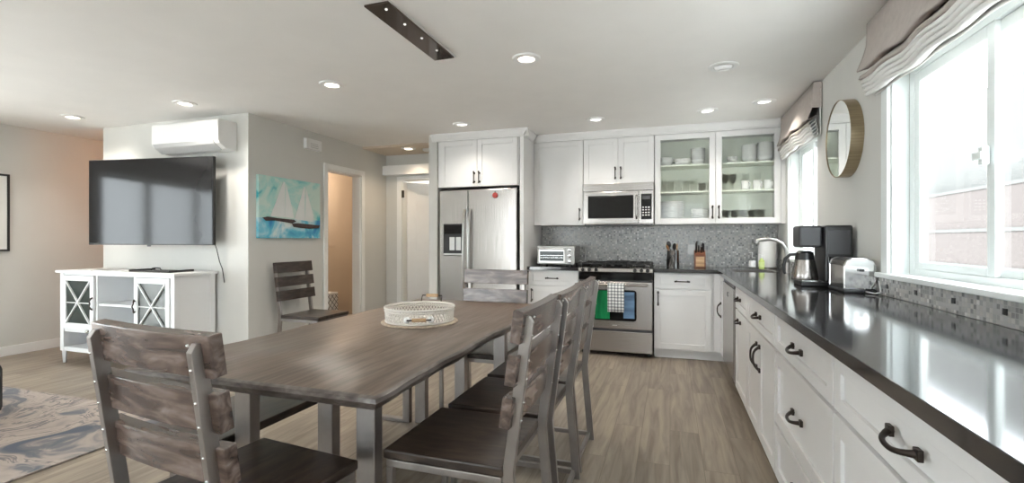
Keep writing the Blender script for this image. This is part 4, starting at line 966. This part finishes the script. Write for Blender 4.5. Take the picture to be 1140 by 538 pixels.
for ang, m2 in ((R(100), M_BRONZE), (R(-62), M_WHITEC)):
    c_, s_ = math.cos(ang), math.sin(ang); tx, ty = -s_, c_; r_ = .19
    def pt(u, dr, z): return ((r_+dr)*c_+tx*u, (r_+dr)*s_+ty*u, z)
    zc = .035 if ang < 0 else .065
    up_ = .0 if ang < 0 else .045
    obj('handle', tube(bmn(), [pt(-.06, 0, zc), pt(-.06, .03, zc+up_), pt(.06, .03, zc+up_), pt(.06, 0, zc)], .004, 8), M_BRONZE, t)
    obj('grip', tube(bmn(), [pt(-.035, .03, zc+up_), pt(.035, .03, zc+up_)], .010, 10), M_WOODL, t)
    if ang < 0:
        for u in (-.06, .06):
            bm = bmn(); bmesh.ops.create_uvsphere(bm, u_segments=14, v_segments=10, radius=.017, matrix=Matrix.Translation(pt(u, .012, zc))); obj('knob', bm, M_WHITEC, t, smooth=True)
# bench on the left side
t = thing('dining_bench', 'low wooden bench pushed under the left side of the table', 'bench', (-1.80, 2.12, 0))
bx('seat', -.22, .18, -.86, .86, .415, .45, M_SEAT, t, .004)
for yy in (-.68, .68):
    for x in (-.12, .145): bx('leg', x-.025, x+.025, yy-.02, yy+.02, .0, .40, M_FRAME, t, .003)
    bm = bmn(); box(bm, -.095, .12, yy-.02, yy+.02, .0, .025); obj('foot_bar', bm, M_FRAME, t, .003); bx('top_bar', -.095, .12, yy-.02, yy+.02, .40, .414, M_FRAME, t, .002)

# chairs: front faces local +Y
def make_chair(label, loc, rz, slat_m=None, group='wood and steel dining chairs'):
    t = thing('dining_chair', label, 'chair', loc, rz, group)
    sm = slat_m or M_SLAT
    bm = bmn(); box(bm, -.228, .228, -.222, .228, .437, .470)
    obj('seat', bm, M_SEAT, t, .006)
    bm = bmn()
    for x in (-.214, .214): box(bm, x-.012, x+.012, -.215, .215, .411, .436)
    for y in (-.203, .203): box(bm, -.202, .202, y-.012, y+.012, .411, .436)
    obj('seat_frame', bm, M_FRAME, t, .002)
    lean = math.atan2(.065, .48); sy = -.236
    def back(z): return sy-(z-.455)*math.tan(lean)
    for x in (-.214, .214):
        bm = bmn(); bar(bm, (x, .203, 0), (x, .203, .410), .024, .024); obj('leg', bm, M_FRAME, t, .002)
        # rear post: splayed below the seat, leaning back above
        bm = bmn(); prof = []
        pts = [(-.275, 0), (sy, .45), (back(.955), .955)]
        wd = .019
        poly_ = [(pts[0][0]-wd, 0), (pts[1][0]-wd, .45), (back(.945)-wd, .945), (back(.965)-wd*.2, .965), (back(.965)+wd*.6, .965), (back(.93)+wd, .925), (pts[1][0]+wd, .45), (pts[0][0]+wd, 0)]
        prism(bm, poly_, 'x', x-.010, x+.010); obj('rear_post', bm, M_FRAME, t, .002)
    Rm = Matrix.Rotation(lean, 4, 'X')
    for z0, z1 in ((.605, .705), (.742, .842), (.880, .985)):
        zm = (z0+z1)/2; h = (z1-z0)/2; ym = back(zm)+.026
        M_ = Matrix.Translation((0, ym, zm)) @ Rm
        bm = bmn(); nseg = 8
        # slightly hollowed slat
        fr = []; bk = []
        xs = [-.250+.50*i/nseg for i in range(nseg+1)]
        def yo(x): return -.010*(1-(x/.250)**2)
        pf = [(x, yo(x)+.018) for x in xs]; pk = [(x, yo(x)-.018) for x in reversed(xs)]
        A = []; B = []
        for (x, y) in pf+pk: A.append(bm.verts.new(M_ @ Vector((x, y, -h)))); B.append(bm.verts.new(M_ @ Vector((x, y, h))))
        n_ = len(A); bm.faces.new(A); bm.faces.new(list(reversed(B)))
        for i in range(n_): j = (i+1) % n_; bm.faces.new((A[j], A[i], B[i], B[j]))
        obj('back_slat', bm, sm, t, .003)
        for x in (-.214, .214):
            for dz in (-.030, .030):
                zz = zm+dz; bm = bmn(); bmesh.ops.create_uvsphere(bm, u_segments=8, v_segments=6, radius=.0045, matrix=Matrix.Translation((x, back(zz)-.0185, zz))); obj('screw', bm, M_CHROME, t, smooth=True)
    for x in (-.214, .214): bm = bmn(); bar(bm, (x, .190, .035), (x, -.268, .035), .020, .024); obj('side_rail', bm, M_FRAME, t, .002)
    bm = bmn(); bar(bm, (-.203, -.262, .035), (.203, -.262, .035), .020, .024); obj('rear_rail', bm, M_FRAME, t, .002)
    return t
c0 = make_chair('wood and steel chair nearest the camera, seen from behind at the table end', (-1.245, 1.165, 0), R(-6))
dup(c0, (-.735, 1.69, 0), R(90), 'nearest of the three chairs along the right side of the table')
dup(c0, (-.725, 2.19, 0), R(90), 'middle of the three chairs along the right side of the table')
dup(c0, (-.73, 2.69, 0), R(90), 'farthest of the three chairs along the right side of the table')
dup(c0, (-1.24, 3.10, 0), R(180), 'chair at the far end of the table in front of the fridge')
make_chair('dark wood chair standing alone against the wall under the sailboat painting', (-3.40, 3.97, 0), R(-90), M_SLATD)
